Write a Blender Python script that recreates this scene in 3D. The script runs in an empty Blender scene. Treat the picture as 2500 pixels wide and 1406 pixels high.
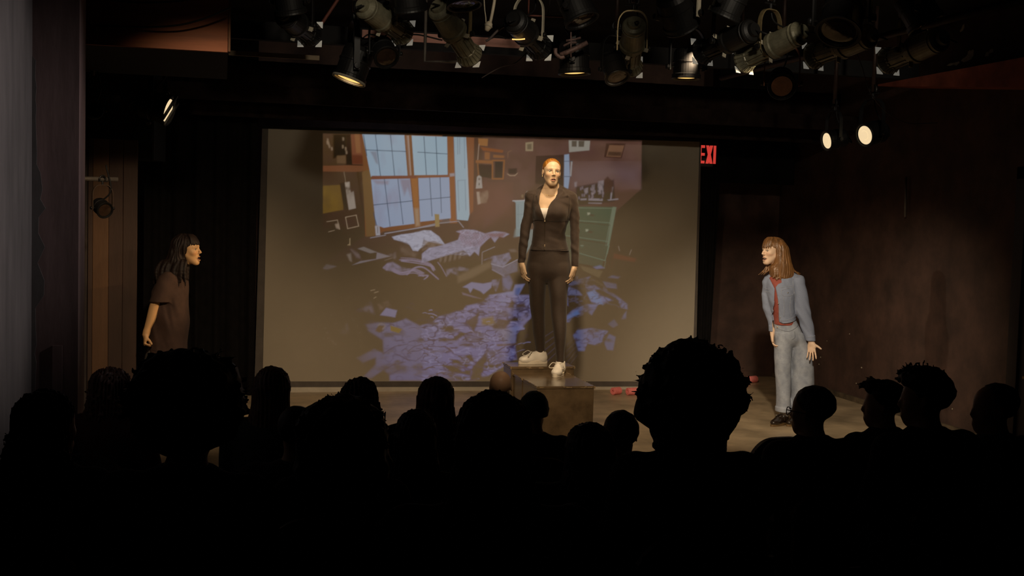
import bpy, bmesh, math, random
import numpy as np
from math import sin, cos, pi, radians, sqrt, atan2
from mathutils import Vector, Matrix

# ------------------------------------------------------------------ camera, world, exposure
SC = bpy.context.scene
COL = SC.collection
YAW, PITCH, ROLL, FPX, CAMH = radians(13.9), radians(3.55), radians(1.6), 2870.0, 1.72
cF = np.array([sin(YAW)*cos(PITCH), cos(YAW)*cos(PITCH), -sin(PITCH)])
_r = np.array([cos(YAW), -sin(YAW), 0.0]); _u = np.cross(_r, cF)
cR = _r*cos(ROLL) + _u*sin(ROLL); cU = _u*cos(ROLL) - _r*sin(ROLL)
cC = np.array([0.0, 0.0, CAMH])
HF = np.array([sin(YAW), cos(YAW), 0.0]); HR = _r.copy()
cam = bpy.data.cameras.new('camera'); cam_o = bpy.data.objects.new('camera', cam); COL.objects.link(cam_o)
cam.sensor_width = 36.0; cam.lens = FPX/2500*36.0; cam.clip_start = 0.05; cam.clip_end = 100
m = Matrix((cR.tolist(), cU.tolist(), (-cF).tolist())).transposed().to_4x4(); m.translation = Vector(cC)
cam_o.matrix_world = m
SC.camera = cam_o
cam.dof.use_dof = False

w = bpy.data.worlds.new('dark_house'); SC.world = w; w.use_nodes = True
w.node_tree.nodes['Background'].inputs[0].default_value = (0.55, 0.6, 1.0, 1)
w.node_tree.nodes['Background'].inputs[1].default_value = 0.0004
SC.view_settings.view_transform = 'Standard'; SC.view_settings.look = 'None'
SC.view_settings.gamma = 1.0; SC.view_settings.exposure = 0.0; SC.view_settings.use_curve_mapping = False

def ray(px, py): return cF + cR*((px-1250)/FPX) - cU*((py-703)/FPX)
def onY(px, py, Y): d = ray(px, py); return cC + d*(Y/d[1])
def onX(px, py, X): d = ray(px, py); return cC + d*(X/d[0])
def onZ(px, py, Z=0.0): d = ray(px, py); return cC + d*((Z-CAMH)/d[2])
def atd(px, py, D): d = ray(px, py); return cC + d*(D/(d@HF))      # D = level distance from the lens

def spot_light(name, loc, target, power, color, size_deg, blend=0.5, radius=0.06, parent=None, g=''):
    L = bpy.data.lights.new(name, 'SPOT'); L.energy = power; L.color = color
    L.spot_size = radians(size_deg); L.spot_blend = blend; L.shadow_soft_size = radius
    o = bpy.data.objects.new(name, L); COL.objects.link(o)
    o.location = Vector(loc); o.rotation_euler = (Vector(target)-Vector(loc)).to_track_quat('-Z', 'Y').to_euler()
    if parent: 
        o.parent = parent; o.matrix_parent_inverse = Matrix.Translation(Vector(parent.location)).inverted()
    LIGHTS.setdefault(g or name, []).append(o)
    return o
LIGHTS = {}

# stage wash lamps hanging in the grid above the frame; the left wall has an added, unseen spot
WARM = (1.0, 0.75, 0.48); AMBER = (1.0, 0.62, 0.28); COOL = (0.72, 0.8, 1.0)
LP = dict(steep=60, front_center=10, front_right=14, front_left=60, down_left=6, down_right=10, down_center=30, side_left=150, side_right=420, side_right_c=100)
# lamps over the seats, above and behind the frame: front-of-house keys, added fill spots for the lanterns and the left wall
spot_light('front_of_house_key', (1.28, 4.5, 3.35), (2.5, 8.8, 1.05), 450, WARM, 46, 1.0, .08, g='foh_c')
spot_light('front_of_house_key', (2.35, 4.6, 3.35), (4.85, 9.1, .66), 670, (1, .84, .62), 34, .8, .08, g='foh_r')
spot_light('front_of_house_key', (.3, 4.7, 3.35), (-.3, 9.6, .9), 400, WARM, 34, .9, .08, g='foh_l')
for x, tx in ((.95, .85), (2.0, 2.1), (3.3, 3.5), (4.6, 4.9)): spot_light('grid_fill_spot', (x, 5.4, 3.42), (tx, 8.0, 3.22), 80, (1, .86, .66), 34, 1.0, .1)  # unseen spots added to brighten the hanging lanterns
spot_light('left_wall_fill_spot', (3.2, 5.9, 3.38), (-1.0, 6.1, 1.85), 250, (.98, .9, .93), 34, 1.0, .1)  # unseen spot added to brighten the left wall
# ------------------------------------------------------------------ helpers: materials, meshes, things
def hexc(r, g, b):
    f = lambda c: (c/255/12.92) if c/255 <= 0.04045 else ((c/255+0.055)/1.055)**2.4
    return (f(r), f(g), f(b), 1.0)
MATS = {}
def mat(name, col, rough=0.7, metal=0.0, var=0.25, scale=8.0, bump=0.0, bscale=60.0, stretch=None, spec=0.5, emit=None, estr=0.0, attr=None, sheen=0.0, col2=None, trans=0.0, coat=0.0):
    if name in MATS: return MATS[name]
    M = bpy.data.materials.new(name); M.use_nodes = True; nt = M.node_tree; N = nt.nodes; Lk = nt.links
    b = N['Principled BSDF']; b.inputs['Roughness'].default_value = rough; b.inputs['Metallic'].default_value = metal
    b.inputs['Specular IOR Level'].default_value = spec
    if sheen: b.inputs['Sheen Weight'].default_value = sheen
    if trans: b.inputs['Transmission Weight'].default_value = trans
    if coat: b.inputs['Coat Weight'].default_value = coat; b.inputs['Coat Roughness'].default_value = 0.15
    tc = N.new('ShaderNodeTexCoord'); mp = N.new('ShaderNodeMapping'); Lk.new(tc.outputs['Object'], mp.inputs[0])
    if stretch: mp.inputs['Scale'].default_value = stretch
    nz = N.new('ShaderNodeTexNoise'); nz.inputs['Scale'].default_value = scale; nz.inputs['Detail'].default_value = 5; nz.inputs['Roughness'].default_value = 0.62
    Lk.new(mp.outputs[0], nz.inputs[0])
    mx = N.new('ShaderNodeMix'); mx.data_type = 'RGBA'
    c = col if len(col) == 4 else (*col, 1)
    lo = tuple(v*(1-var) for v in c[:3]) + (1,); hi = tuple(min(1, v*(1+var)) for v in c[:3]) + (1,)
    if col2: hi = col2
    rp = N.new('ShaderNodeMapRange'); rp.inputs[1].default_value = 0.33; rp.inputs[2].default_value = 0.67
    Lk.new(nz.outputs[0], rp.inputs[0]); Lk.new(rp.outputs[0], mx.inputs[0])
    mx.inputs[6].default_value = lo; mx.inputs[7].default_value = hi
    src = mx.outputs[2]
    if attr:
        at = N.new('ShaderNodeVertexColor'); at.layer_name = attr
        m2 = N.new('ShaderNodeMix'); m2.data_type = 'RGBA'; m2.blend_type = 'MULTIPLY'; m2.inputs[0].default_value = 1
        Lk.new(at.outputs[0], m2.inputs[6]); Lk.new(src, m2.inputs[7]); src = m2.outputs[2]
    Lk.new(src, b.inputs['Base Color'])
    if emit:
        b.inputs['Emission Color'].default_value = (*emit[:3], 1); b.inputs['Emission Strength'].default_value = estr
    if bump:
        nb = N.new('ShaderNodeTexNoise'); nb.inputs['Scale'].default_value = bscale; nb.inputs['Detail'].default_value = 4
        Lk.new(mp.outputs[0], nb.inputs[0])
        bp = N.new('ShaderNodeBump'); bp.inputs['Strength'].default_value = bump; bp.inputs['Distance'].default_value = 0.01
        Lk.new(nb.outputs[0], bp.inputs['Height']); Lk.new(bp.outputs[0], b.inputs['Normal'])
    MATS[name] = M; return M

def link(name, me, material, parent=None, smooth=False):
    o = bpy.data.objects.new(name, me); COL.objects.link(o)
    if material is not None:
        if not me.materials: me.materials.append(material)
        else:
            o.material_slots[0].link = 'OBJECT'; o.material_slots[0].material = material
    if smooth: me.shade_smooth()
    if parent: o.parent = parent
    return o
def tag(o, label, cat, group=None):
    o['label'] = label; o['category'] = cat
    if group: o['group'] = group
    return o
def thing(name, label, cat, loc=(0, 0, 0), rotz=0.0, group=None):
    o = bpy.data.objects.new(name, None); COL.objects.link(o); o.empty_display_size = 0.1
    o.location = Vector(loc); o.rotation_euler = (0, 0, rotz)
    return tag(o, label, cat, group)
def struct(o): o['kind'] = 'structure'; return o

class MB:
    """collects simple solids into one mesh"""
    def __init__(s): s.v = []; s.f = []
    def add(s, vs, fs):
        n = len(s.v); s.v += [tuple(map(float, p)) for p in vs]; s.f += [tuple(i+n for i in f) for f in fs]; return s
    def box(s, lo, hi, M=None):
        x0, y0, z0 = lo; x1, y1, z1 = hi
        vs = [(x0,y0,z0),(x1,y0,z0),(x1,y1,z0),(x0,y1,z0),(x0,y0,z1),(x1,y0,z1),(x1,y1,z1),(x0,y1,z1)]
        if M is not None: vs = [M @ Vector(p) for p in vs]
        return s.add(vs, [(0,3,2,1),(4,5,6,7),(0,1,5,4),(1,2,6,5),(2,3,7,6),(3,0,4,7)])
    def rbox(s, lo, hi, b=0.01, M=None):
        """box with chamfered edges"""
        bm = bmesh.new(); bmesh.ops.create_cube(bm, size=1)
        for v in bm.verts: v.co = Vector([(lo[i]+hi[i])/2 + v.co[i]*(hi[i]-lo[i]) for i in range(3)])
        bmesh.ops.bevel(bm, geom=bm.edges[:], offset=b, segments=2, affect='EDGES', profile=0.6)
        bm.verts.index_update()
        vs = [(M @ v.co) if M is not None else v.co.copy() for v in bm.verts]; fs = [tuple(v.index for v in f.verts) for f in bm.faces]
        bm.free(); return s.add(vs, fs)
    def lathe(s, prof, seg=24, M=None, cap=True):
        """profile [(r, z)] turned about z"""
        vs = []; fs = []
        for r, z in prof:
            for i in range(seg): a = 2*pi*i/seg; vs.append(Vector((r*cos(a), r*sin(a), z)))
        for j in range(len(prof)-1):
            for i in range(seg):
                a = j*seg+i; b = j*seg+(i+1) % seg; fs.append((a, b, b+seg, a+seg))
        if cap:
            fs.append(tuple(range(seg))[::-1]); n = (len(prof)-1)*seg; fs.append(tuple(n+i for i in range(seg)))
        if M is not None: vs = [M @ v for v in vs]
        return s.add(vs, fs)
    def tube(s, pts, r, seg=8, cap=True, flat=None):
        pts = [Vector(p) for p in pts]; n = len(pts); rr = r if hasattr(r, '__len__') else [r]*n
        vs = []; fs = []; ref = None
        for i, p in enumerate(pts):
            t = (pts[min(i+1, n-1)]-pts[max(i-1, 0)]).normalized()
            if ref is None: ref = t.orthogonal().normalized()
            a = (ref - t*ref.dot(t)); a = a.normalized() if a.length > 1e-6 else t.orthogonal().normalized(); ref = a; b = t.cross(a)
            for k in range(seg):
                q = 2*pi*k/seg; vs.append(p + (a*cos(q) + b*sin(q))*rr[i])
        for i in range(n-1):
            for k in range(seg):
                A = i*seg+k; B = i*seg+(k+1) % seg; fs.append((A, B, B+seg, A+seg))
        if cap: fs.append(tuple(range(seg))[::-1]); fs.append(tuple((n-1)*seg+k for k in range(seg)))
        return s.add(vs, fs)
    def prism(s, poly, d, M=None):
        """outline [(x, z)] given depth d along +y"""
        n = len(poly); vs = [Vector((x, 0, z)) for x, z in poly] + [Vector((x, d, z)) for x, z in poly]
        if M is not None: vs = [M @ v for v in vs]
        fs = [tuple(range(n)), tuple(range(2*n-1, n-1, -1))] + [(i, i+n, (i+1) % n+n, (i+1) % n) for i in range(n)]
        return s.add(vs, fs)
    def mesh(s, name):
        me = bpy.data.meshes.new(name); me.from_pydata(s.v, [], s.f)
        bm = bmesh.new(); bm.from_mesh(me); bmesh.ops.recalc_face_normals(bm, faces=bm.faces[:]); bm.to_mesh(me); bm.free()
        return me
    def build(s, name, material, parent=None, smooth=False):
        me = s.mesh(name); o = link(name, me, material, parent)
        if smooth: me.shade_smooth(); 
        return o
def smooth_angle(o, deg=35):
    me = o.data; me.shade_smooth()
    bm = bmesh.new(); bm.from_mesh(me); c = cos(radians(deg))
    for e in bm.edges:
        if len(e.link_faces) == 2 and e.link_faces[0].normal.dot(e.link_faces[1].normal) < c: e.smooth = False
    bm.to_mesh(me); bm.free(); return o
def curve_pts(P, n=10):
    """Catmull-Rom through points"""
    P = [np.array(p, float) for p in P]; out = []
    Q = [2*P[0]-P[1]] + P + [2*P[-1]-P[-2]]
    for i in range(1, len(Q)-2):
        for k in range(n):
            t = k/n; a, b, c, d = Q[i-1:i+3]
            out.append(0.5*((2*b)+(c-a)*t+(2*a-5*b+4*c-d)*t*t+(-a+3*b-3*c+d)*t**3))
    out.append(P[-1]); return out

# ------------------------------------------------------------------ signed-distance modelling for bodies, hair and clothes
_rng = np.random.RandomState(5); _TAB = _rng.rand(32, 32, 32).astype(np.float32)
def vnoise(x, y, z):
    x, y, z = np.broadcast_arrays(x, y, z)
    xi, yi, zi = np.floor(x).astype(np.int32), np.floor(y).astype(np.int32), np.floor(z).astype(np.int32)
    fx, fy, fz = x-xi, y-yi, z-zi
    fx, fy, fz = fx*fx*(3-2*fx), fy*fy*(3-2*fy), fz*fz*(3-2*fz)
    g = lambda a, b, c: _TAB[(xi+a) & 31, (yi+b) & 31, (zi+c) & 31]
    l = lambda a, b, t: a+(b-a)*t
    return l(l(l(g(0,0,0), g(1,0,0), fx), l(g(0,1,0), g(1,1,0), fx), fy), l(l(g(0,0,1), g(1,0,1), fx), l(g(0,1,1), g(1,1,1), fx), fy), fz)*2-1

class Field:
    def __init__(s, lo, hi, h):
        s.lo = np.array(lo, float); s.h = h
        s.n = np.ceil((np.array(hi)-s.lo)/h).astype(int)+1
        s.a = np.full(s.n, 1.0, np.float32)
    def copy(s):
        f = Field.__new__(Field); f.lo = s.lo; f.h = s.h; f.n = s.n; f.a = s.a.copy(); return f
    def blk(s, lo, hi):
        i0 = np.maximum(np.floor((np.array(lo)-s.lo)/s.h).astype(int), 0)
        i1 = np.minimum(np.ceil((np.array(hi)-s.lo)/s.h).astype(int)+1, s.n)
        if np.any(i1 <= i0): return None
        sl = tuple(slice(a, b) for a, b in zip(i0, i1))
        ax = [(s.lo[k]+s.h*np.arange(i0[k], i1[k])).astype(np.float32) for k in range(3)]
        return sl, ax[0][:, None, None], ax[1][None, :, None], ax[2][None, None, :]
    def grid(s): return s.blk(s.lo, s.lo+s.h*s.n)
    def join(s, sl, d, k, sub=False):
        a = s.a[sl]
        if sub:
            if k > 0:
                h = np.maximum(k-np.abs(-a-d), 0)/k; s.a[sl] = -(np.minimum(-a, d)-h*h*k*0.25)
            else: s.a[sl] = np.maximum(a, -d)
        else:
            if k > 0:
                h = np.maximum(k-np.abs(a-d), 0)/k; s.a[sl] = np.minimum(a, d)-h*h*k*0.25
            else: s.a[sl] = np.minimum(a, d)
    def ell(s, c, r, k=0.02, R=None, sub=False, disp=None):
        """ellipsoid; R = 3x3 whose columns are its axes"""
        r = np.array(r, float); c = np.array(c, float); m = r.max()+k+4*s.h+0.005
        B = s.blk(c-m, c+m)
        if B is None: return s
        sl, X, Y, Z = B
        x, y, z = X-c[0], Y-c[1], Z-c[2]
        if R is not None:
            x, y, z = [x*R[0][i]+y*R[1][i]+z*R[2][i] for i in range(3)]
        k0 = np.sqrt((x/r[0])**2+(y/r[1])**2+(z/r[2])**2)+1e-6
        k1 = np.sqrt((x/r[0]**2)**2+(y/r[1]**2)**2+(z/r[2]**2)**2)+1e-6
        d = k0*(k0-1)/k1
        if disp: d = d + disp(X, Y, Z)
        s.join(sl, d, k, sub); return s
    def cone(s, a, b, ra, rb, k=0.015, sub=False, disp=None):
        a = np.array(a, float); b = np.array(b, float); m = max(ra, rb)+k+4*s.h+0.005
        B = s.blk(np.minimum(a, b)-m, np.maximum(a, b)+m)
        if B is None: return s
        sl, X, Y, Z = B
        ba = b-a; L2 = ba@ba+1e-12
        t = np.clip(((X-a[0])*ba[0]+(Y-a[1])*ba[1]+(Z-a[2])*ba[2])/L2, 0, 1)
        d = np.sqrt((X-a[0]-t*ba[0])**2+(Y-a[1]-t*ba[1])**2+(Z-a[2]-t*ba[2])**2)-(ra+(rb-ra)*t)
        if disp: d = d + disp(X, Y, Z)
        s.join(sl, d, k, sub); return s
    def chain(s, P, r, k=0.012):
        rr = r if hasattr(r, '__len__') else [r]*len(P)
        for i in range(len(P)-1): s.cone(P[i], P[i+1], rr[i], rr[i+1], k)
        return s
    def loft(s, st, k=0.02, off=0.0, disp=None, sub=False, p=2.0):
        """stack of level ellipses (z, cx, cy, rx, ry), any order"""
        st = sorted([tuple(q) for q in st]); A = np.array(curve_pts(st, 6)); A = A[np.argsort(A[:, 0])]
        m = A[:, 3:5].max()+abs(off)+k+4*s.h+0.03
        lo = (A[:, 1].min()-m, A[:, 2].min()-m, A[0, 0]-k-3*s.h-abs(off)); hi = (A[:, 1].max()+m, A[:, 2].max()+m, A[-1, 0]+k+3*s.h+abs(off))
        B = s.blk(lo, hi)
        if B is None: return s
        sl, X, Y, Z = B; z = Z.ravel()
        g = [np.interp(z, A[:, 0], A[:, i]).astype(np.float32)[None, None, :] for i in range(1, 5)]
        rx = np.maximum(g[2]+off, 0.004); ry = np.maximum(g[3]+off, 0.004)
        x, y = np.abs(X-g[0]), np.abs(Y-g[1])
        if p == 2.0: k0 = np.sqrt((x/rx)**2+(y/ry)**2)+1e-6
        else: k0 = ((x/rx)**p+(y/ry)**p)**(1/p)+1e-6
        k1 = np.sqrt((x/rx**2)**2+(y/ry**2)**2)+1e-6
        d = np.maximum(k0*(k0-1)/k1, -0.5*np.minimum(rx, ry))
        if disp: d = d + disp(X, Y, Z)
        e = np.maximum(A[0, 0]-abs(off)*0-Z, Z-A[-1, 0])
        d = np.maximum(d, e)
        s.join(sl, d, k, sub); return s
    def cutpoly(s, poly, ymax=9.0, ymin=-9.0):
        """removes the column over an (x, z) outline for ymin < y < ymax"""
        poly = np.array(poly, float); lo = poly.min(0); hi = poly.max(0)
        B = s.blk((lo[0]-0.01, max(ymin, s.lo[1]), lo[1]-0.01), (hi[0]+0.01, min(ymax, s.lo[1]+s.h*s.n[1]), hi[1]+0.01))
        sl, X, Y, Z = B
        d = polydist(poly, X[:, :, 0], Z[:, 0, :].reshape(1, -1))[:, None, :]
        d = np.maximum(np.maximum(d, Y-ymax), ymin-Y)
        s.join(sl, d.astype(np.float32), 0.0, True); return s
    def clip(s, fn):
        sl, X, Y, Z = s.grid(); s.a[sl] = np.maximum(s.a[sl], fn(X, Y, Z)); return s
    def surf(s, x, z, d=0.0, back=False):
        """depth of the first solid voxel seen along +y (or -y) at (x, z)"""
        i = int(round((x-s.lo[0])/s.h)); k = int(round((z-s.lo[2])/s.h))
        i = min(max(i, 0), s.n[0]-1); k = min(max(k, 0), s.n[2]-1)
        c = s.a[i, :, k]; w = np.where(c < 0)[0]
        if len(w) == 0: return None
        j = w[-1] if back else w[0]
        if 0 < j and not back: t = c[j-1]/(c[j-1]-c[j]); return s.lo[1]+s.h*(j-1+t)-d
        return s.lo[1]+s.h*j+d
    def verts(s):
        a = s.a; sg = a < 0
        c = sg[:-1, :-1, :-1].astype(np.int8)
        c = c+sg[1:, :-1, :-1]+sg[:-1, 1:, :-1]+sg[:-1, :-1, 1:]+sg[1:, 1:, :-1]+sg[1:, :-1, 1:]+sg[:-1, 1:, 1:]+sg[1:, 1:, 1:]
        I = np.argwhere((c > 0) & (c < 8)); n = len(I)
        idx = np.full(c.shape, -1, np.int32); idx[tuple(I.T)] = np.arange(n)
        cor = np.array([(i, j, k) for i in (0, 1) for j in (0, 1) for k in (0, 1)])
        val = np.stack([a[I[:, 0]+q[0], I[:, 1]+q[1], I[:, 2]+q[2]] for q in cor], 1)
        acc = np.zeros((n, 3), np.float32); cnt = np.zeros(n, np.float32)
        for p in range(8):
            for q in range(p+1, 8):
                if np.abs(cor[p]-cor[q]).sum() != 1: continue
                va, vb = val[:, p], val[:, q]; m = (va < 0) != (vb < 0)
                t = np.where(m, va/np.where(m, va-vb, 1), 0)[:, None]
                acc += np.where(m[:, None], cor[p]+(cor[q]-cor[p])*t, 0); cnt += m
        V = s.lo+s.h*(I+acc/cnt[:, None])
        Q = []
        for ax in range(3):
            b, d = [(1, 2), (2, 0), (0, 1)][ax]
            s0 = [slice(1, -1)]*3; s1 = [slice(1, -1)]*3; s0[ax] = slice(0, -1); s1[ax] = slice(1, None)
            A, Bq = sg[tuple(s0)], sg[tuple(s1)]
            E = np.argwhere(A != Bq)
            if len(E) == 0: continue
            fl = A[tuple(E.T)]
            base = E.copy(); base[:, b] += 1; base[:, d] += 1
            def at(ob, od):
                w = base.copy(); w[:, b] -= ob; w[:, d] -= od
                return idx[tuple(w.T)]
            q = np.stack([at(1, 1), at(0, 1), at(0, 0), at(1, 0)], 1)
            q[~fl] = q[~fl][:, ::-1]; Q.append(q)
        Q = np.concatenate(Q); Q = Q[(Q >= 0).all(1)]
        return V, Q
    def build(s, name, material, parent=None, color=None, relax=1):
        V, Q = s.verts()
        for _ in range(relax):
            acc = np.zeros_like(V); cnt = np.zeros(len(V))
            for i in range(4):
                for j in ((i+1) % 4, (i+3) % 4):
                    np.add.at(acc, Q[:, i], V[Q[:, j]]); np.add.at(cnt, Q[:, i], 1)
            V = np.where(cnt[:, None] > 0, 0.5*V+0.5*acc/np.maximum(cnt, 1)[:, None], V)
        me = bpy.data.meshes.new(name)
        me.vertices.add(len(V)); me.vertices.foreach_set('co', V.astype(np.float32).ravel())
        me.loops.add(len(Q)*4); me.loops.foreach_set('vertex_index', Q.astype(np.int32).ravel())
        me.polygons.add(len(Q)); me.polygons.foreach_set('loop_start', np.arange(0, len(Q)*4, 4, dtype=np.int32))
        me.update(calc_edges=True)
        if color is not None:
            C = np.ones((len(V), 4), np.float32); C[:, :3] = color(V)
            at = me.color_attributes.new('Col', 'FLOAT_COLOR', 'POINT'); at.data.foreach_set('color', C.ravel())
        o = link(name, me, material, parent); me.shade_smooth(); return o
def polydist(poly, x, z):
    """signed distance to a closed outline, negative inside; x (n,1), z (1,m)"""
    n = len(poly); d = None; ins = None
    for i in range(n):
        a = poly[i]; b = poly[(i+1) % n]; ex, ez = b-a
        wx, wz = x-a[0], z-a[1]
        t = np.clip((wx*ex+wz*ez)/(ex*ex+ez*ez+1e-12), 0, 1)
        q = (wx-ex*t)**2+(wz-ez*t)**2
        d = q if d is None else np.minimum(d, q)
        c = ((a[1] > z) != (b[1] > z)) & (x < (b[0]-a[0])*(z-a[1])/((b[1]-a[1]) if b[1] != a[1] else 1e-9)+a[0])
        ins = c if ins is None else ins ^ c
    return np.where(ins, -1, 1)*np.sqrt(d)
def frame(fwd, up=(0, 0, 1)):
    f = np.array(fwd, float); f /= np.linalg.norm(f); u = np.array(up, float); u = u-f*(u@f); u /= np.linalg.norm(u)
    return np.stack([np.cross(f, u), f, u], 1)      # columns: side, forward, up
def unit(v): v = np.array(v, float); return v/np.linalg.norm(v)

def head_sdf(f, c, R, s=1.0, mouth=0.0, smile=0.0, detail=True):
    """face and skull; R columns side / forward / up"""
    P = lambda x, y, z: np.array(c)+s*(R@np.array([x, y, z], float))
    E = lambda q, r, k, sub=False: f.ell(P(*q), np.array(r)*s, k*s, R, sub)
    j = mouth*0.016
    E((0, -.018, .035), (.071, .092, .080), .02); E((0, .028, .028), (.060, .056, .060), .03)
    E((0, .034, -.028), (.0535, .050, .058), .03); E((0, .030, -.066-j*.6), (.039, .049, .042), .024)
    f.cone(P(-.009, .063, -.095-j), P(.009, .063, -.095-j), .0150*s, .0150*s, .024*s)
    for g in (-1, 1):
        E((g*.035, .055, -.026+smile*.004), (.021, .022, .018), .02)
        f.cone(P(g*.047, .006, -.044), P(g*.016, .054, -.090-j), .011*s, .0115*s, .03*s)
        E((g*.0725, -.008, -.002), (.0075, .0165, .0275), .006)
        if detail: E((g*.079, -.003, -.001), (.004, .009, .016), .004, True)
    if not detail:
        f.cone(P(0, .080, .010), P(0, .097, -.028), .009*s, .013*s, .02*s); E((0, .082, -.07), (.022, .014, .016), .012); return
    for g in (-1, 1):
        f.cone(P(g*.013, .083, .021), P(g*.043, .069, .019), .0062*s, .0055*s, .016*s)
        E((g*.031, .093, .001), (.017, .018, .0095), .010, True)
        f.cone(P(g*.018, .0775, .0072), P(g*.044, .0685, .0060), .0052*s, .0046*s, .005*s)
        f.cone(P(g*.018, .077, -.0078), P(g*.043, .068, -.0070), .004*s, .0036*s, .006*s)
        E((g*.0095, .093, -.0325), (.0066, .0095, .0060), .007)
    f.cone(P(0, .083, .012), P(0, .1045, -.0265), .0058*s, .0084*s, .011*s)
    w = .0195+.006*smile; up = .003*smile
    f.chain([P(-w, .079-.007*smile, -.064+up*1.6), P(-.008, .0895, -.0595), P(0, .0895, -.061), P(.008, .0895, -.0595), P(w, .079-.007*smile, -.064+up*1.6)], [.0035*s, .0052*s, .005*s, .0052*s, .0035*s], .006*s)
    f.chain([P(-w*.93, .078-.007*smile, -.067+up*1.5-j*.3), P(-.007, .0875, -.0745-j), P(.007, .0875, -.0745-j), P(w*.93, .078-.007*smile, -.067+up*1.5-j*.3)], [.0035*s, .0062*s, .0062*s, .0035*s], .006*s)
    E((0, .092, -.0672-j*.45), (w*.86, .024, .0020+mouth*.0105), .003, True)
def head_color(c, R, s, skin, lip, brow, mouth=0.0, smile=0.0):
    def fn(V):
        q = ((V-np.array(c))@R)/s; x, y, z = np.abs(q[:, 0]), q[:, 1], q[:, 2]
        C = np.tile(np.array(skin[:3]), (len(V), 1)); j = mouth*0.016
        near = (y > .02) & (np.linalg.norm(q, axis=1) < .14)
        def put(m, col, t): C[m] = C[m]*(1-t)+np.array(col[:3])*t
        w = .021+.006*smile
        lipm = near & (y > .074) & (x < w) & (z > -.0805-j) & (z < -.0545+.004*smile-.25*x*0)
        put(lipm & (((x/(w*.96))**2+((z+.0672-.0025*smile*(x/w)**2+j*.5)/(.0105+j*.5))**2) < 1), lip, .8)
        put(near & (((x/(w*.82))**2+((z+.0672+j*.45)/(.0028+mouth*.0105))**2) < 1) & (y < .088), (.02, .006, .004), .95)
        bx = (x-.029)/.018; bz = z-(.0215-.25*(x-.03)**2*60)
        put(near & (np.abs(bx) < 1) & (np.abs(bz) < .0028) & (y > .045), brow, .6)
        put(near & (y > .045) & ((((x-.031)/.0165)**2+((z-.001)/.0095)**2) < 1), np.array(skin[:3])*.6, .45)
        put(near & (y > .045) & (np.abs(x-.031) < .0155) & (np.abs(z-.0062+((x-.031)/.0155)**2*.004) < .0022), (.03, .018, .012), .75)
        ck = near & (((x-.04)/.02)**2+((z+.03)/.018)**2 < 1); put(ck, np.array(skin[:3])*np.array([1.02, .84, .8]), .5)
        return C
    return fn
def eyes(root, c, R, s, iris, gaze=(0, 1, 0)):
    for g in (-1, 1):
        p = np.array(c)+s*(R@np.array([g*.031, .0665, .0005])); n = 14
        M4 = Matrix((R@np.diag([1, 1, 1])).tolist()).to_4x4()
        vs = []; fs = []; cols = []
        gz = unit(gaze)
        for i in range(n+1):
            for k in range(20):
                th = pi*i/n; ph = 2*pi*k/20; d = np.array([sin(th)*cos(ph), cos(th), sin(th)*sin(ph)]); vs.append(p+s*.0128*(R@d))
                a = math.acos(max(-1, min(1, float(d@gz)))); cols.append((.012, .01, .01) if a < .2 else (iris if a < .50 else (.42, .37, .32)))
        for i in range(n):
            for k in range(20): fs.append((i*20+k, i*20+(k+1) % 20, (i+1)*20+(k+1) % 20, (i+1)*20+k))
        me = bpy.data.meshes.new('eye'); me.from_pydata([tuple(v) for v in vs], [], fs)
        at = me.color_attributes.new('Col', 'FLOAT_COLOR', 'POINT')
        at.data.foreach_set('color', np.array([(*q, 1) for q in cols], np.float32).ravel())
        link('eye', me, mat('eye_surface', (1, 1, 1), .2, var=.02, attr='Col'), root, True)
def teeth(root, c, R, s, mouth, smile=0.0):
    P = lambda x, y, z: np.array(c)+s*(R@np.array([x, y, z], float))
    w = (.0195+.006*smile)*.8; vs = []; fs = []; n = 10
    for i in range(n+1):
        t = -1+2*i/n; x = t*w; y = .0850-.011*t*t
        for z in (-.0625, -.0680-.0015*mouth): vs.append(P(x, y, z)); vs.append(P(x*.9, y-.006, z))
    for i in range(n):
        a = i*4; fs += [(a, a+4, a+6, a+2), (a+2, a+6, a+7, a+3), (a+1, a+3, a+7, a+5), (a, a+1, a+5, a+4)]
    MB().add(vs, fs).build('teeth', mat('tooth_enamel', hexc(214, 200, 178), .35, var=.05), root, True)
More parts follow.
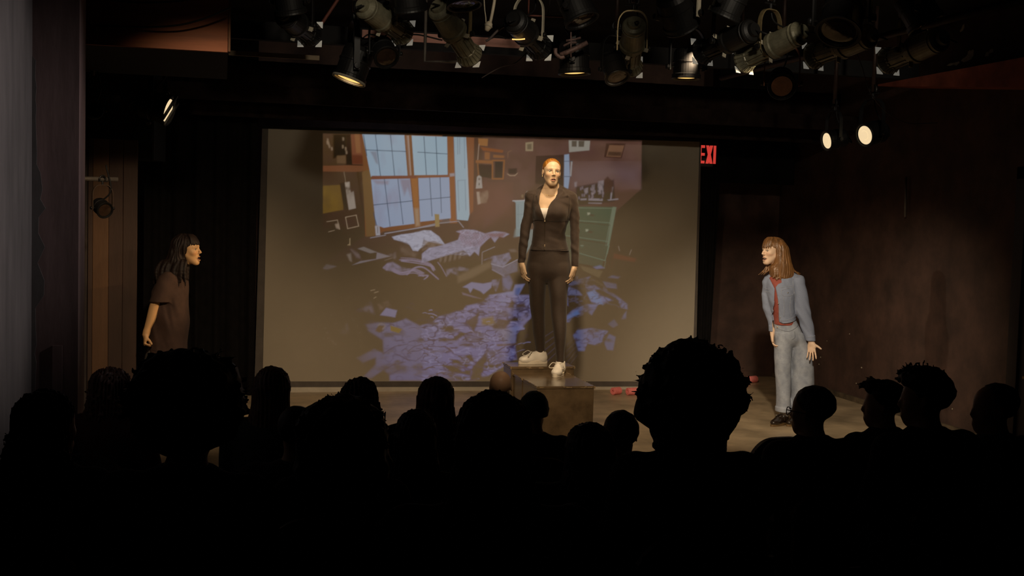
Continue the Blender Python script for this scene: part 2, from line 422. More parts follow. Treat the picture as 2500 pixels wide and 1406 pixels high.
def hand_sdf(f, wrist, d, n, s, curl=(20, 30, 25), spread=0.1, thumb=(.55, .75, -.25), sc=1.0, tcurl=0.2):
    """d fingers, n palm normal, s thumb side"""
    d = unit(d); s = unit(np.array(s)-d*(np.array(s)@d)); n0 = np.cross(d, s); n = n0 if n0@np.array(n) > 0 else -n0
    W = np.array(wrist, float); P = lambda a, b, e=0.0: W+sc*(d*a+s*b+n*e)
    R = np.stack([s, d, n], 1)
    f.ell(P(.05, 0), np.array([.036, .052, .0145])*sc, .012, R)
    f.cone(P(-.02, 0), P(.02, 0), .0225*sc, .022*sc, .02)
    f.cone(P(.02, .02, .004), P(.05, .03, .004), .014*sc, .012*sc, .012)
    L = [(.029, .040, .026, .021), (.0095, .045, .029, .022), (-.0105, .042, .027, .021), (-.029, .034, .021, .018)]
    for i, (b, l1, l2, l3) in enumerate(L):
        p = P(.086 if i in (1, 2) else .080, b, 0); a = 0.0; r = .0086 if i < 3 else .0075
        f.cone(P(.05, b*.8), p, .010*sc, r*1.08*sc, .006)
        for l, cu in zip((l1, l2, l3), curl):
            a += radians(cu); dr = unit(d*cos(a)+n*sin(a)+s*spread*(b/.03))
            q = p+dr*l*sc; f.cone(p, q, r*sc, r*.92*sc, .0025); p = q; r *= .92
    t = unit(s*thumb[0]+d*thumb[1]+n*-thumb[2]); p = P(.028, .026, .004); q = p+t*.040*sc
    f.cone(p, q, .0125*sc, .0102*sc, .008); t2 = unit(t*1.0+d*tcurl+n*tcurl*.5); f.cone(q, q+t2*.033*sc, .0102*sc, .0082*sc, .003)

def hair_mass(f, A, hc, hR, hs, cap, cap2, rows, zline, line, ragged=.02, groove=.003, nstr=46, seed=1):
    """cap over the skull plus a hanging mass of level ellipses, combed by grooves and cut away from the face"""
    Ph = lambda x, y, z: hc+hs*(hR@np.array([x, y, z], float)); axis = hc-hR[:, 1]*.02*hs
    def gr(X, Y, Z):
        az = np.arctan2(Y-axis[1], X-axis[0]-.0*(Z-hc[2]))
        w = vnoise(az*2.2+seed, Z*9.0+0*X, 0*az+seed)
        return groove*np.sin(az*nstr+5*w)*.6+groove*.9*vnoise(az*nstr*.33, Z*14+0*X, seed+0*az)
    f.ell(Ph(*cap[0]), np.array(cap[1])*hs, .012, hR, disp=gr); f.ell(Ph(*cap2[0]), np.array(cap2[1])*hs, .02, hR, disp=gr)
    f.loft(A.st(rows), .02, .0, gr)
    zb = min(r[0] for r in A.st(rows))
    def cut(X, Y, Z):
        q = [((X-hc[0])*hR[0, i]+(Y-hc[1])*hR[1, i]+(Z-hc[2])*hR[2, i])/hs for i in range(3)]
        az = np.arctan2(Y-axis[1], X-axis[0])
        rag = zb+ragged*(.6+vnoise(az*9+seed, 0*Z+.5, 0*Z+seed)+.5*np.abs(vnoise(az*26+seed, 0*Z+.5, 0*Z)))-Z
        return np.maximum(q[1]-np.interp(q[2], zline, line)-.004*vnoise(Z*60, X*30, Y*30), rag+0*q[0])
    f.clip(cut); return Ph
# ------------------------------------------------------------------ the room
M_floor = mat('stage_floor_paint', hexc(168, 147, 118), .4, var=.4, scale=2.2, bump=.08, bscale=35, spec=.45)
M_house = mat('house_floor_paint', hexc(22, 20, 20), .8, var=.3, scale=3)
M_black = mat('black_wall_paint', hexc(20, 19, 20), .85, var=.35, scale=4)
M_brownwall = mat('brown_black_wall_paint', hexc(72, 50, 41), .75, var=.4, scale=3, bump=.1, bscale=30)
M_leftwall = mat('grey_plaster', hexc(104, 98, 94), .8, var=.35, scale=3.0, stretch=(1, 1, .25), bump=.2, bscale=14)
M_pier = mat('maroon_plaster', hexc(118, 96, 91), .8, var=.4, scale=3.5, stretch=(1, 1, .2), bump=.25, bscale=16)
M_wood = mat('stained_plywood', hexc(160, 92, 56), .6, var=.3, scale=4, stretch=(.3, 1, 3), bump=.05)
M_drape = mat('black_velour', hexc(17, 14, 14), .95, var=.3, scale=12, spec=.15)
M_velbrown = mat('brown_black_velour', hexc(38, 27, 23), .95, var=.3, scale=12, spec=.15)
XR, YB, ZC, ZH = 6.0, 12.0, 3.5, -0.45

floor = struct(MB().box((-1.6, 7.78, ZH), (XR, YB, 0)).build('floor', M_floor))
hf = MB().box((-1.6, 5.62, ZH-.1), (XR, 7.78, ZH)).build('floor', M_house); struct(hf)
for y0, y1, z in ((4.92, 5.62, -.40), (4.14, 4.92, -.30), (3.45, 4.14, -.12), (2.55, 3.45, 0.0), (-2.5, 2.55, .12)):
    struct(MB().box((-1.6, y0, ZH-.1), (XR, y1, z)).build('floor', M_house))
struct(MB().box((-1.7, -2.5, ZC), (XR+.1, YB+.1, ZC+.1)).build('ceiling', M_black))
struct(MB().box((-1.7, YB, ZH), (XR+.1, YB+.1, ZC)).build('wall_back', M_brownwall))
wr = struct(MB().box((XR, -2.5, ZH), (XR+.1, YB, ZC)).build('wall_right', M_brownwall))
struct(MB().box((-1.7, -2.6, ZH-.1), (XR+.1, -2.5, ZC)).build('wall_rear', M_black))
wl = struct(MB().box((-1.7, 7.1, ZH), (-1.3, YB, ZC)).build('wall_left', M_black))
struct(MB().box((-1.7, -2.5, ZH), (-1.0, 6.8, ZC)).build('wall_left', M_leftwall))
# pier with a ragged plaster edge where two coats meet
struct(MB().box((-1.7, 6.8, ZH), (-.762, 7.1, ZC)).build('wall_left', M_pier))
random.seed(3)
pl = MB(); L = [(-1.0, ZH)]; z = ZH
edge = []
while z < 2.5:
    t = (z+.45)/2.9; edge.append((-.985+.012*random.random()+(.045*random.random() if 1.2 < z < 1.9 else 0), z)); z += .045+.05*random.random()
pl.prism([(-1.0, ZH)]+edge+[(-1.0, 2.5)], -.008, Matrix.Translation((0, 6.8, 0)))
struct(pl.build('trim_1', M_leftwall))
pt = MB().box((-.892, 6.785, .62), (-.842, 6.8, .94)); struct(pt.build('trim_2', M_pier))           # blank wall plate, painted over
# wall base line and ledge on the right
struct(MB().box((5.975, 7.8, 0), (XR, YB, .05)).build('baseboard_right', mat('scuffed_base', hexc(84, 70, 52), .7, var=.5, scale=9)))
struct(MB().box((-1.3, YB-.02, 0), (XR, YB, .06)).build('baseboard_back', M_brownwall))
struct(MB().add([(5.6, 5.5, 2.96), (XR, 5.5, 2.96), (XR, 9.4, 2.96), (5.6, 9.4, 2.96), (5.6, 5.5, 2.54), (XR, 5.5, 2.54), (XR, 9.4, 2.945), (5.6, 9.4, 2.945)], [(0,1,2,3),(7,6,5,4),(0,4,5,1),(1,5,6,2),(2,6,7,3),(3,7,4,0)]).build('trim_3', mat('red_brown_ledge', hexc(150, 78, 58), .7, var=.35, scale=5)))
M_chip = mat('chipped_plaster', hexc(190, 176, 150), .9, var=.2, scale=20)
def chip(outline, name='paint_chip'):
    P = [onX(px, py, XR-.003) for px, py in outline]
    n = len(P); vs = [tuple(p) for p in P]+[(p[0]+.012, p[1], p[2]) for p in P]
    fs = [tuple(range(n))]+[(i, (i+1) % n, (i+1) % n+n, i+n) for i in range(n)]
    MB().add(vs, fs).build(name, M_chip, wr)
chip([(2346,149),(2349,144),(2356,140),(2362,133),(2363,126),(2368,122),(2370,125),(2374,121),(2377,122),(2376,135),(2372,143),(2362,149),(2353,152),(2350,150)])
chip([(2311,160),(2318,155),(2330,153),(2341,150),(2342,153),(2335,160),(2328,158),(2318,161)])
chip([(2404,138),(2407,129),(2410,126),(2414,127),(2417,121),(2424,119),(2425,126),(2421,129),(2415,130),(2413,137)])
chip([(2343,76),(2347,70),(2350,62),(2354,58),(2354,68),(2350,75),(2345,78)])
random.seed(8)
for i in range(17):
    px = 1995+random.random()**1.6*330; py = 955-random.random()**2.2*190+(px-1995)*.15; r = .6+1.2*random.random()
    chip([(px-r, py), (px, py-r*1.3), (px+r, py-r*.2), (px+r*.4, py+r)], 'paint_speck')
# door in the right wall with its frame
dr = struct(MB().box((5.955, 6.6, ZH), (5.985, 7.78, 2.1)).build('door_1', mat('dark_door_paint', hexc(40, 26, 24), .6, var=.3, scale=5)))
for a, b in (((5.93, 7.78, ZH), (XR, 7.9, 2.2)), ((5.93, 6.5, ZH), (XR, 6.6, 2.2)), ((5.93, 6.5, 2.1), (XR, 7.9, 2.2))):
    MB().rbox(a, b, .006).build('door_frame', mat('dark_door_paint', (0, 0, 0)), dr)
MB().lathe([(.0, 0), (.028, .0), (.03, .02), (.012, .04), (.012, .06)], 16, Matrix.Translation((5.955, 7.65, .6)) @ Matrix.Rotation(-pi/2, 4, 'Y')).build('door_knob', mat('dull_brass', hexc(120, 96, 60), .4, 1.0), dr)
# plywood soffit over the left aisle
sf = struct(MB().box((-1.0, 7.6, 2.68), (.02, 7.64, ZC)).build('trim_4', M_wood))
struct(MB().rbox((.02, 7.57, 2.68), (.035, 7.66, ZC), .004).build('trim_5', mat('plywood_edge', hexc(120, 84, 60), .7)))
struct(MB().box((-1.0, 7.64, 2.68), (.02, 9.2, 2.72)).build('trim_6', M_black))
# ceiling joists and cross beams
M_joist = mat('raw_joist', hexc(205, 150, 136), .8, var=.25, scale=6, stretch=(.3, 1, 4))
j1 = struct(MB().box((-.9, 9.4, 3.02), (XR, 9.48, 3.16)).build('trim_7', M_black))
struct(MB().box((1.05, 9.39, 3.075), (2.35, 9.4, 3.145)).build('trim_8', M_joist))
struct(MB().box((.03, 9.38, 2.885), (.72, 9.4, 2.92)).build('trim_9', mat('pale_batten', hexc(150, 132, 108), .8)))
struct(MB().box((-.9, 10.32, 2.62), (XR, 10.36, 2.76)).build('trim_10', M_velbrown))

# ------------------------------------------------------------------ drapes
def drape(name, label, x0, x1, y, z0, z1, folds, depth, material, cat='curtain', lean=0.0, seed=1, group=None):
    rs = random.Random(seed); n = max(24, int(folds*10)); nz = 10; vs = []; fs = []
    ph = [rs.random()*6 for _ in range(3)]
    for k in range(2):
        for j in range(nz+1):
            for i in range(n+1):
                u = i/n; v = j/nz; x = x0+(x1-x0)*u+lean*(1-v)*(u > .5)*(u-.5)*2
                a = depth*(.6*sin(2*pi*folds*u+ph[0])+.3*sin(2*pi*folds*1.73*u+ph[1]+v*.6)+.1*sin(2*pi*folds*3.1*u+ph[2]))*(1-.35*v)
                vs.append((x, y+a+k*.012, z0+(z1-z0)*v))
    m = (n+1)*(nz+1)
    for k in range(2):
        for j in range(nz):
            for i in range(n):
                a = k*m+j*(n+1)+i; q = (a, a+1, a+n+2, a+n+1); fs.append(q if k == 0 else q[::-1])
    for i in range(n): fs += [(i, i+m, i+m+1, i+1)]; a = nz*(n+1)+i; fs += [(a, a+1, a+m+1, a+m)]
    for j in range(nz): a = j*(n+1); fs += [(a, a+n+1, a+n+1+m, a+m)]; a += n; fs += [(a, a+m, a+n+1+m, a+n+1)]
    o = MB().add(vs, fs).build(name, material, None, True); tag(o, label, cat, group); return o
drape('stage_curtain', 'black velour leg curtain hanging left of the projection screen', -.68, .30, 11.0, 0.0, 3.3, 6, .05, M_drape, seed=2)
drape('stage_curtain', 'narrow black velour leg curtain along the right edge of the screen', 4.78, 4.98, 11.3, 0.0, 2.25, 2, .03, M_drape, lean=-.05, seed=4)
drape('stage_curtain', 'short black masking drape hanging beside the exit sign', 5.015, 5.9, 11.5, 2.12, 3.5, 4, .02, M_drape, seed=6)
drape('valance_curtain', 'dark brown valance curtain hanging above the projection screen', -.3, 6.0, 10.75, 2.52, 3.02, 30, .02, M_velbrown, seed=9)
# wing flat on the left
ff = thing('masking_flat', 'tall brown painted wing flat behind the dark-haired performer', 'scenery flat', (-1.0, 10.2, 0))
M_flat = mat('brown_flat_lit', hexc(100, 70, 46), .7, var=.35, scale=3, stretch=(1, 1, .2), bump=.1)
M_flat_shade = mat('brown_flat_shaded', hexc(66, 46, 36), .7, var=.35, scale=3, stretch=(1, 1, .2), bump=.1)  # darker copy of the same brown: shade beside the lit stripe, put into the colour
MB().rbox((-.07, 0, 0), (-.035, .03, 2.25), .003).build('panel', M_flat_shade, ff)
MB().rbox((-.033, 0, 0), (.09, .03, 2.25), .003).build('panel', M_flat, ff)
MB().rbox((.092, 0, 0), (.20, .03, 2.25), .003).build('panel', M_flat_shade, ff)
MB().rbox((.203, .01, 0), (.315, .04, 2.25), .004).build('panel', M_flat_shade, ff)
MB().rbox((-.115, -.01, 0), (-.075, .04, 2.25), .004).build('stile', mat('dark_stile', hexc(46, 36, 34), .7), ff)
MB().box((-.05, .03, .3), (.28, .07, .38)).build('brace', M_wood, ff)
MB().box((-.05, .03, 1.6), (.28, .07, 1.68)).build('brace', M_wood, ff)

# ------------------------------------------------------------------ black rehearsal blocks, foam rolls, exit sign
M_block = mat('glossy_black_paint', hexc(104, 86, 64), .22, var=.35, scale=5, bump=.05, bscale=25, spec=.6, coat=.5)
M_wear = mat('bare_wood_wear', hexc(140, 118, 86), .8, var=.5, scale=60)
def block(x0, x1, y0, y1, h, label, seed):
    t = thing('stage_block', label, 'block', ((x0+x1)/2, (y0+y1)/2, 0), 0, 'black stage blocks'); rs = random.Random(seed)
    w, d = (x1-x0)/2, (y1-y0)/2
    MB().rbox((-w, -d, 0), (w, d, h-.02), .006).build('body', M_block, t)
    MB().rbox((-w-.004, -d-.004, h-.02), (w+.004, d+.004, h), .004).build('top', M_block, t)
    wr_ = MB()
    for _ in range(16):                                               # chipped paint along the top edges
        e = rs.choice('FFLR'); l = .006+.02*rs.random(); r = .0015+.002*rs.random()
        u = (rs.random()*2-1)*.97
        if e == 'F': c = (u*w, -d-.004, h-.004-rs.random()*.012); wr_.box((c[0]-l, c[1]-.001, c[2]-r), (c[0]+l, c[1]+.003, c[2]+r))
        else:
            s = -1 if e == 'L' else 1; c = (s*(w+.003), u*d, h-.001); wr_.box((c[0]-r*1.5, c[1]-l, c[2]-.002), (c[0]+r*1.5, c[1]+l, c[2]+.0008))
    for s in (-1, 1):
        for q in (-1, 1): wr_.box((s*(w+.003)-.006, q*(d+.002)-.006, h-.008-.012*rs.random()), (s*(w+.003)+.003, q*(d+.002)+.004, h+.0006))
    wr_.build('worn_edge', M_wear, t)['kind'] = 'stuff'
    return t
block(2.205, 2.632, 8.07, 8.485, .5, 'low glossy black block, foremost under the standing woman', 1)
block(2.200, 2.632, 8.49, 8.765, .5, 'low glossy black block in the middle, under her front foot', 2)
block(2.183, 2.690, 8.77, 9.03, .55, 'slightly taller black block at the back, under her rear foot', 3)
M_pink = mat('pink_foam', hexc(240, 132, 126), .8, var=.12, scale=30, bump=.2, bscale=120)
def foam(p, ang, L, label):
    t = thing('foam_roll', label, 'foam roll', (p[0], p[1], 0), ang, 'pink foam rolls on the stage')
    R = Matrix.Translation((0, 0, .036)) @ Matrix.Rotation(pi/2, 4, 'Y')
    smooth_angle(MB().lathe([(.012, -L/2), (.033, -L/2), (.036, -L/2+.004), (.036, L/2-.004), (.033, L/2), (.012, L/2), (.012, -L/2)], 24, R, False).build('foam_tube', M_pink, t))
foam(onZ(1504, 963), radians(28), .10, 'short pink foam roll beside the black blocks, alone by the screen foot')
foam(onZ(1543, 964), radians(12), .11, 'short pink foam roll half hidden behind the big curly head')
foam(onZ(1836, 934), radians(22), .12, 'short pink foam roll on the floor beside the woman in denim')
ex = thing('exit_sign', 'red glowing exit sign on the back wall beside the screen', 'sign', (onY(1731, 375, 11.62)))
MB().box((-.03, .05, -.03), (.03, .378, .03)).build('bracket', M_black, ex)
MB().rbox((-.30, 0, -.14), (.30, .05, .13), .006).build('housing', mat('dark_sign_housing', hexc(52, 42, 34), .6), ex)
MB().rbox((-.30, -.004, .112), (.30, .05, .14), .004).build('cap', mat('grey_sign_cap', hexc(70, 62, 54), .6), ex)
M_red = mat('red_sign_glow', (.5, .02, .02), .5, emit=(1, .075, .055), estr=.55, var=.05)
def glyph(ch, x, w, h=.19, t=.028):
    b = MB(); z0 = -.105; D = .004
    if ch == 'E':
        b.box((x, -D, z0), (x+t, 0, z0+h))
        for q in (0, .5, 1): b.box((x+t, -D, z0+(h-t)*q), (x+w, 0, z0+(h-t)*q+t))
    if ch == 'X':
        b.prism([(x, z0), (x+t*1.2, z0), (x+w, z0+h), (x+w-t*1.2, z0+h)], D, Matrix.Translation((0, -D, 0)))
        b.prism([(x+w-t*1.2, z0), (x+w, z0), (x+t*1.2, z0+h), (x, z0+h)], D*1.1, Matrix.Translation((0, -D*1.1, 0)))
    if ch == 'I': b.box((x, -D, z0), (x+t, 0, z0+h))
    if ch == 'T': b.box((x, -D, z0+h-t), (x+w, 0, z0+h)).box((x+w/2-t/2, -D, z0), (x+w/2+t/2, 0, z0+h-t))
    b.build('letter', M_red, ex)
for ch, x, w in (('E', -.115, .066), ('X', -.036, .078), ('I', .050, .028), ('T', .10, .07)): glyph(ch, x, w)
# ------------------------------------------------------------------ projection screen and the picture thrown on it
YS = 11.15
sTL, sTR, sBR, sBL = onY(655, 314, YS), onY(1708, 346, YS), onY(1690, 931, YS), onY(641, 931, YS)
scr = thing('projection_screen', 'large white projection screen showing a messy bedroom, standing behind the blocks', 'screen', (float((sBL[0]+sBR[0])/2), YS, 0))
def S(px, py): q = onY(px, py, YS); return q[0], q[2]
# --- painting canvas, one cell per photograph pixel over the thrown picture
CX0, CX1, CY0, CY1 = 786, 1569, 322, 932
cw, ch_ = CX1-CX0, CY1-CY0
CV = np.zeros((ch_, cw, 3), np.float32); GX, GY = np.meshgrid(np.arange(CX0, CX1)+.5, np.arange(CY0, CY1)+.5)
lin = lambda c: np.where(np.array(c)/255 <= .04045, np.array(c)/255/12.92, ((np.array(c)/255+.055)/1.055)**2.4)
_by = np.array([322, 420, 600, 760, 932]); _bc = np.array([lin(c) for c in ((44, 36, 31), (60, 48, 37), (80, 64, 46), (86, 70, 50), (98, 82, 60))])
BASE = np.stack([np.interp(GY, _by, _bc[:, i]) for i in range(3)], 2)
CV[:] = BASE
def nz2(sx, sy, ox=0.0, oct_=3):
    v = 0; a = 1; t = 0
    for o in range(oct_): v = v+a*vnoise((GX*sx*2**o+ox)[:, :, None], (GY*sy*2**o+ox*1.7)[:, :, None], np.array([[[o*3.3+ox]]]))[:, :, 0]; t += a; a *= .55
    return v/t
def pmask(P, soft=1.0):
    P = np.array(P, float); x0, y0 = np.floor(P.min(0)-3).astype(int); x1, y1 = np.ceil(P.max(0)+3).astype(int)
    i0, i1 = max(y0-CY0, 0), min(y1-CY0, ch_); j0, j1 = max(x0-CX0, 0), min(x1-CX0, cw)
    if i1 <= i0 or j1 <= j0: return None
    x = GX[i0:i1, j0:j1]; y = GY[i0:i1, j0:j1]
    d = polydist(P, x, y)
    return (slice(i0, i1), slice(j0, j1)), np.clip(.5-d/soft, 0, 1)
def fill(P, col, a=1.0, soft=1.4, tex=None):
    r = pmask(P, soft)
    if r is None: return
    sl, m = r; m = m*a
    if tex is not None: m = m*tex[sl]
    CV[sl] = CV[sl]*(1-m[..., None])+lin(col)*m[..., None]
def stroke(P, col, w=1.2, a=1.0):
    P = [np.array(p, float) for p in P]
    for p, q in zip(P[:-1], P[1:]):
        x0, y0 = np.minimum(p, q)-w-2; x1, y1 = np.maximum(p, q)+w+2
        i0, i1 = max(int(y0)-CY0, 0), min(int(y1)+1-CY0, ch_); j0, j1 = max(int(x0)-CX0, 0), min(int(x1)+1-CX0, cw)
        if i1 <= i0 or j1 <= j0: continue
        x = GX[i0:i1, j0:j1]-p[0]; y = GY[i0:i1, j0:j1]-p[1]; e = q-p; t = np.clip((x*e[0]+y*e[1])/(e@e+1e-9), 0, 1)
        m = np.clip(.5+w/2-np.hypot(x-e[0]*t, y-e[1]*t), 0, 1)[..., None]*a
        CV[i0:i1, j0:j1] = CV[i0:i1, j0:j1]*(1-m)+lin(col)*m
def C(x0, y0, s): return lambda *P: [(x0+p[0]/s, y0+p[1]/s) for p in P]
A1, A2, A3 = C(780, 320, 5.02), C(1020, 320, 5.02), C(1270, 320, 4.6875)
A4, A5, A6, A7, A8 = C(780, 560, 7.03), C(1030, 560, 7.03), C(780, 720, 6.39), C(1030, 720, 6.39), C(1330, 600, 4.137)
T1 = np.clip(.75+.6*nz2(.05, .05, 1), 0, 1); T2 = np.clip(.6+.9*nz2(.12, .12, 4), 0, 1)
PANE, PANE2, LAV, PALE, WOOD = (126, 139, 152), (124, 131, 148), (108, 98, 118), (122, 114, 116), (104, 70, 46)
# back wall, warm to the right, dim at the far left
fadew = np.clip((690-GY)/170, 0, 1)
fill([(788,326),(1567,346),(1564,462),(1500,520),(1480,640),(1100,640),(788,640)], (84,62,50), 1, 2, fadew*.8)
fill([(1180,336),(1567,346),(1562,465),(1390,470),(1385,380),(1180,560)], (90,66,58), .8, 10, T1)
fill(A3((570,400),(900,360),(1380,400),(1370,650),(1060,560),(880,640),(590,640)), (98,78,74), .8, 40)
fill([(788,326),(884,328),(918,560),(788,640)], (74,57,40), .8, 3, T1)
fill(A2((640,640),(1150,640),(1150,1000),(640,1180)), (98,68,56), .6, 40)
# shelves and column left of the window
fill(A1((170,40),(330,40),(330,300),(170,330)), (48,38,28), .9, 6); fill(A1((210,300),(320,295),(325,395),(215,395)), (96,74,54), .8, 3)
fill(A1((330,40),(380,40),(400,410),(330,410)), (52,38,28), .9, 4)
fill(A1((385,40),(520,40),(565,330),(570,405),(405,405)), (104,66,48), 1, 2); fill(A1((430,40),(490,40),(510,265),(450,270)), (116,80,54), 1, 3)
fill(A1((400,290),(550,300),(570,400),(405,400)), (88,54,40), .9, 3)
for x, y in ((100,110),(110,150),(120,185),(95,140),(150,215),(320,215),(330,260),(285,190),(290,95)): fill(A1((x-9,y-20),(x+10,y-16),(x+12,y+18),(x-6,y+22)), (140,118,96), .55, 3)
fill(A1((40,425),(600,415),(725,425),(640,462),(480,500),(40,495)), (102,68,48), 1, 1.6); stroke(A1((330,412),(725,427)), (52,36,28), 1.6, .8)
stroke(A1((640,462),(500,600)), (70,48,32), 4); stroke(A1((470,505),(480,600),(560,1180)), (70,52,34), 5, .7)
# window: timber, panes, glazing bars
fill(A1((520,40),(1506,55),(1506,1100),(1230,1180),(790,1230),(690,1280),(560,1290)), WOOD, 1, 1.5)
fill(A1((520,500),(625,470),(690,1150),(680,1285),(575,1295)), (100,76,50), 1, 2); stroke(A1((640,600),(690,1150)), (86,56,36), 2, .7)
fill([(1091,333),(1108,334),(1116,545),(1098,545)], (116,76,50), 1, 1.5)
UL = A1((525,40),(1040,50),(1080,552),(630,558)); LL = A1((632,592),(1108,580),(1165,1135),(860,1172),(790,1185),(690,1150))
fill(UL, PANE, 1, 1.5); fill(LL, PANE2, 1, 1.5)
UR = [(1005,331),(1091.5,334),(1093,427),(1011.5,427.5)]; LR = [(1021,434.5),(1096.7,432.5),(1100.7,533),(1026,541.5)]
fill(UR, (130,144,154), 1, 1.5); fill(LR, PANE2, 1, 1.5)
for q in ((UL, .35), (LL, .5)): fill(q[0], (118,110,124), q[1], 2, np.clip(nz2(.06, .02, 9)*1.6, 0, 1))
fill(A1((620,250),(700,250),(720,410),(690,390),(650,300)), (108,104,112), .7, 4); fill(A1((990,590),(1110,590),(1125,830),(1080,700),(1040,790),(1000,650)), (112,92,96), .6, 6)
fill(A1((650,600),(850,610),(840,655),(700,650)), (118,100,104), .6, 6)
BAR = (62, 66, 76)
for a, b in (((685,45),(748,550)), ((870,45),(920,545)), ((560,230),(1060,250)), ((540,50),(580,300)), ((795,590),(865,1165)), ((960,585),(1025,1140)), ((665,905),(1140,855)), ((660,1000),(700,1150))): stroke(A1(a, b), BAR, 1.7, .9)
for a, b in (((75,70),(105,535)), ((222,70),(242,535)), ((0,258),(360,280)), ((145,570),(175,1040)), ((273,570),(290,1000)), ((10,845),(402,808))): stroke(A2(a, b), BAR, 1.6, .9)
fill(A1((1060,55),(1100,55),(1130,540),(1100,545)), (122,96,84), .7, 2); stroke(A1((1085,60),(1120,540)), (150,140,130), 1.6, .7)
fill(A1((1120,560),(1200,560),(1228,1160),(1180,1170)), (126,84,50), 1, 1.5); fill(A1((1165,950),(1215,950),(1228,1160),(1180,1165)), (132,116,98), .7, 8)
fill(A1((640,548),(1190,545),(1190,578),(640,590)), (104,66,50), 1, 1.5)
fill(A2((0,545),(400,535),(400,562),(0,572)), (112,74,54), 1, 1.5); fill(A2((390,520),(450,515),(455,550),(395,558)), (128,120,122), .9, 3)
# shutter
fill(A2((440,72),(592,76),(612,420),(635,1020),(615,1098),(480,1085)), (128,140,148), 1, 1.5)
fill(A2((592,76),(690,82),(680,980),(640,1020),(612,420)), (112,74,52), 1, 2)
for a, b in (((488,80),(490,285)), ((512,80),(514,280)), ((570,80),(576,455)), ((490,610),(505,975)), ((578,610),(590,970)), ((490,605),(590,600)), ((440,80),(470,1085))): stroke(A2(a, b), (92,92,100), 1.1, .8)
stroke(A2((600,410),(628,1020)), (150,142,138), 1.6, .7)
# sill, candle, jars
stroke(A1((800,1256),(1420,1152)), PALE, 2.6); stroke(A1((625,1308),(810,1275)), PALE, 2, .9); stroke(A2((0,1186),(220,1135),(500,1104),(560,1180)), PALE, 2.2, .9)
fill(A2((205,1015),(262,1020),(267,1172),(215,1175)), (124,104,70), 1, 1.5); fill(A1((680,1160),(735,1160),(745,1275),(690,1280)), (132,126,128), 1, 1.5); stroke(A1((712,1175),(715,1250)), (84,70,66), 1.4)
for k in range(3): stroke(A2((275,1075+k*20),(400,1070+k*16)), (128,120,122), 1, .6)
# pictures on the left wall
fill(A1((40,670),(250,660),(300,930),(290,965),(40,1010)), (104,80,44), 1, 3, T1); fill(A1((250,640),(310,630),(340,960),(300,950)), (62,46,32), .8, 4)
fill(A1((310,628),(368,620),(385,765),(330,778)), (140,126,112), .9, 2, T2); fill(A1((330,780),(418,735),(446,945),(360,965)), (128,114,102), 1, 2, np.clip(T1+.2, 0, 1)); stroke(A1((300,500),(325,640)), (128,110,88), 1.3, .7)
stroke(A1((320,1055),(450,1030),(480,1165),(345,1195),(320,1055)), (134,114,92), 1.8, .9); stroke(A1((90,1110),(220,1090),(245,1200)), (134,114,92), 1.6, .8); stroke(A1((110,1235),(185,1215)), (134,114,92), 1.4, .8); fill(A1((190,1140),(235,1130),(250,1205),(205,1190)), (138,118,98), .7, 4)
stroke(A1((375,1315),(370,1385),(345,1395)), (132,112,84), 1.6, .8)
# shelves and boxes right of the window
for P, c, a in ((((740,90),(860,95),(855,185),(745,175)), (126,88,56), 1), (((760,190),(1050,235),(1040,265),(800,240)), (112,70,46), 1), (((820,255),(885,262),(880,350),(820,345)), (120,80,52), .9), (((925,290),(1060,300),(1060,330),(925,325)), (118,80,52), .9),
                (((710,355),(920,360),(920,400),(710,390)), (118,78,50), 1), (((740,410),(910,415),(905,580),(770,560)), (58,44,38), .9), (((945,375),(1040,375),(1035,570),(945,570)), (54,46,40), .95)): fill(A2(*P), c, a, 2)
stroke(A2((915,360),(1060,360),(1045,585),(915,585),(915,360)), (118,78,48), 3.2); stroke(A2((735,400),(745,560)), (112,76,50), 3); stroke(A2((750,160),(735,350)), (138,116,100), 2, .8)
fill(A2((710,705),(725,560),(750,540),(780,560),(792,700)), (132,122,114), 1, 1.6); fill(A2((740,575),(770,575),(765,600),(742,600)), (84,70,60), .7, 2); stroke(A2((752,640),(752,660)), (70,60,54), 2)
fill(A2((720,745),(860,728),(868,800),(840,880),(735,900)), (124,104,86), .7, 3, T2); fill(A2((720,745),(752,745),(770,890),(735,900)), (136,118,104), .9, 2)
stroke(A2((1145,240),(1105,260),(1105,320)), (112,84,62), 1.6, .7); fill(A2((1110,460),(1215,455),(1215,525),(1110,525)), (52,42,36), .8, 4); stroke(A2((1100,525),(1130,545),(1190,545),(1222,515)), (138,116,94), 1.8, .9)
fill(A2((1320,140),(1415,130),(1412,245),(1320,245)), (124,108,86), 1, 1.8); fill(A2((1340,160),(1395,155),(1395,225),(1340,225)), (84,72,58), .8, 3)
fill(A3((555,105),(800,112),(792,220),(560,242)), (128,122,112), .9, 1.8); fill(A3((590,112),(648,112),(645,180),(590,178)), (78,66,54), .9, 2); fill(A3((668,112),(735,112),(730,180),(668,180)), (78,66,54), .9, 2)
fill(A3((985,140),(1205,145),(1160,310),(960,300)), (64,46,38), .9, 2); fill(A3((1020,160),(1190,165),(1150,300),(985,290)), (104,76,58), .9, 2); fill(A3((1010,235),(1160,240),(1150,285),(1000,280)), (66,50,40), .8, 3)
stroke(A3((1405,110),(1385,650)), (60,44,38), 1.5, .5)
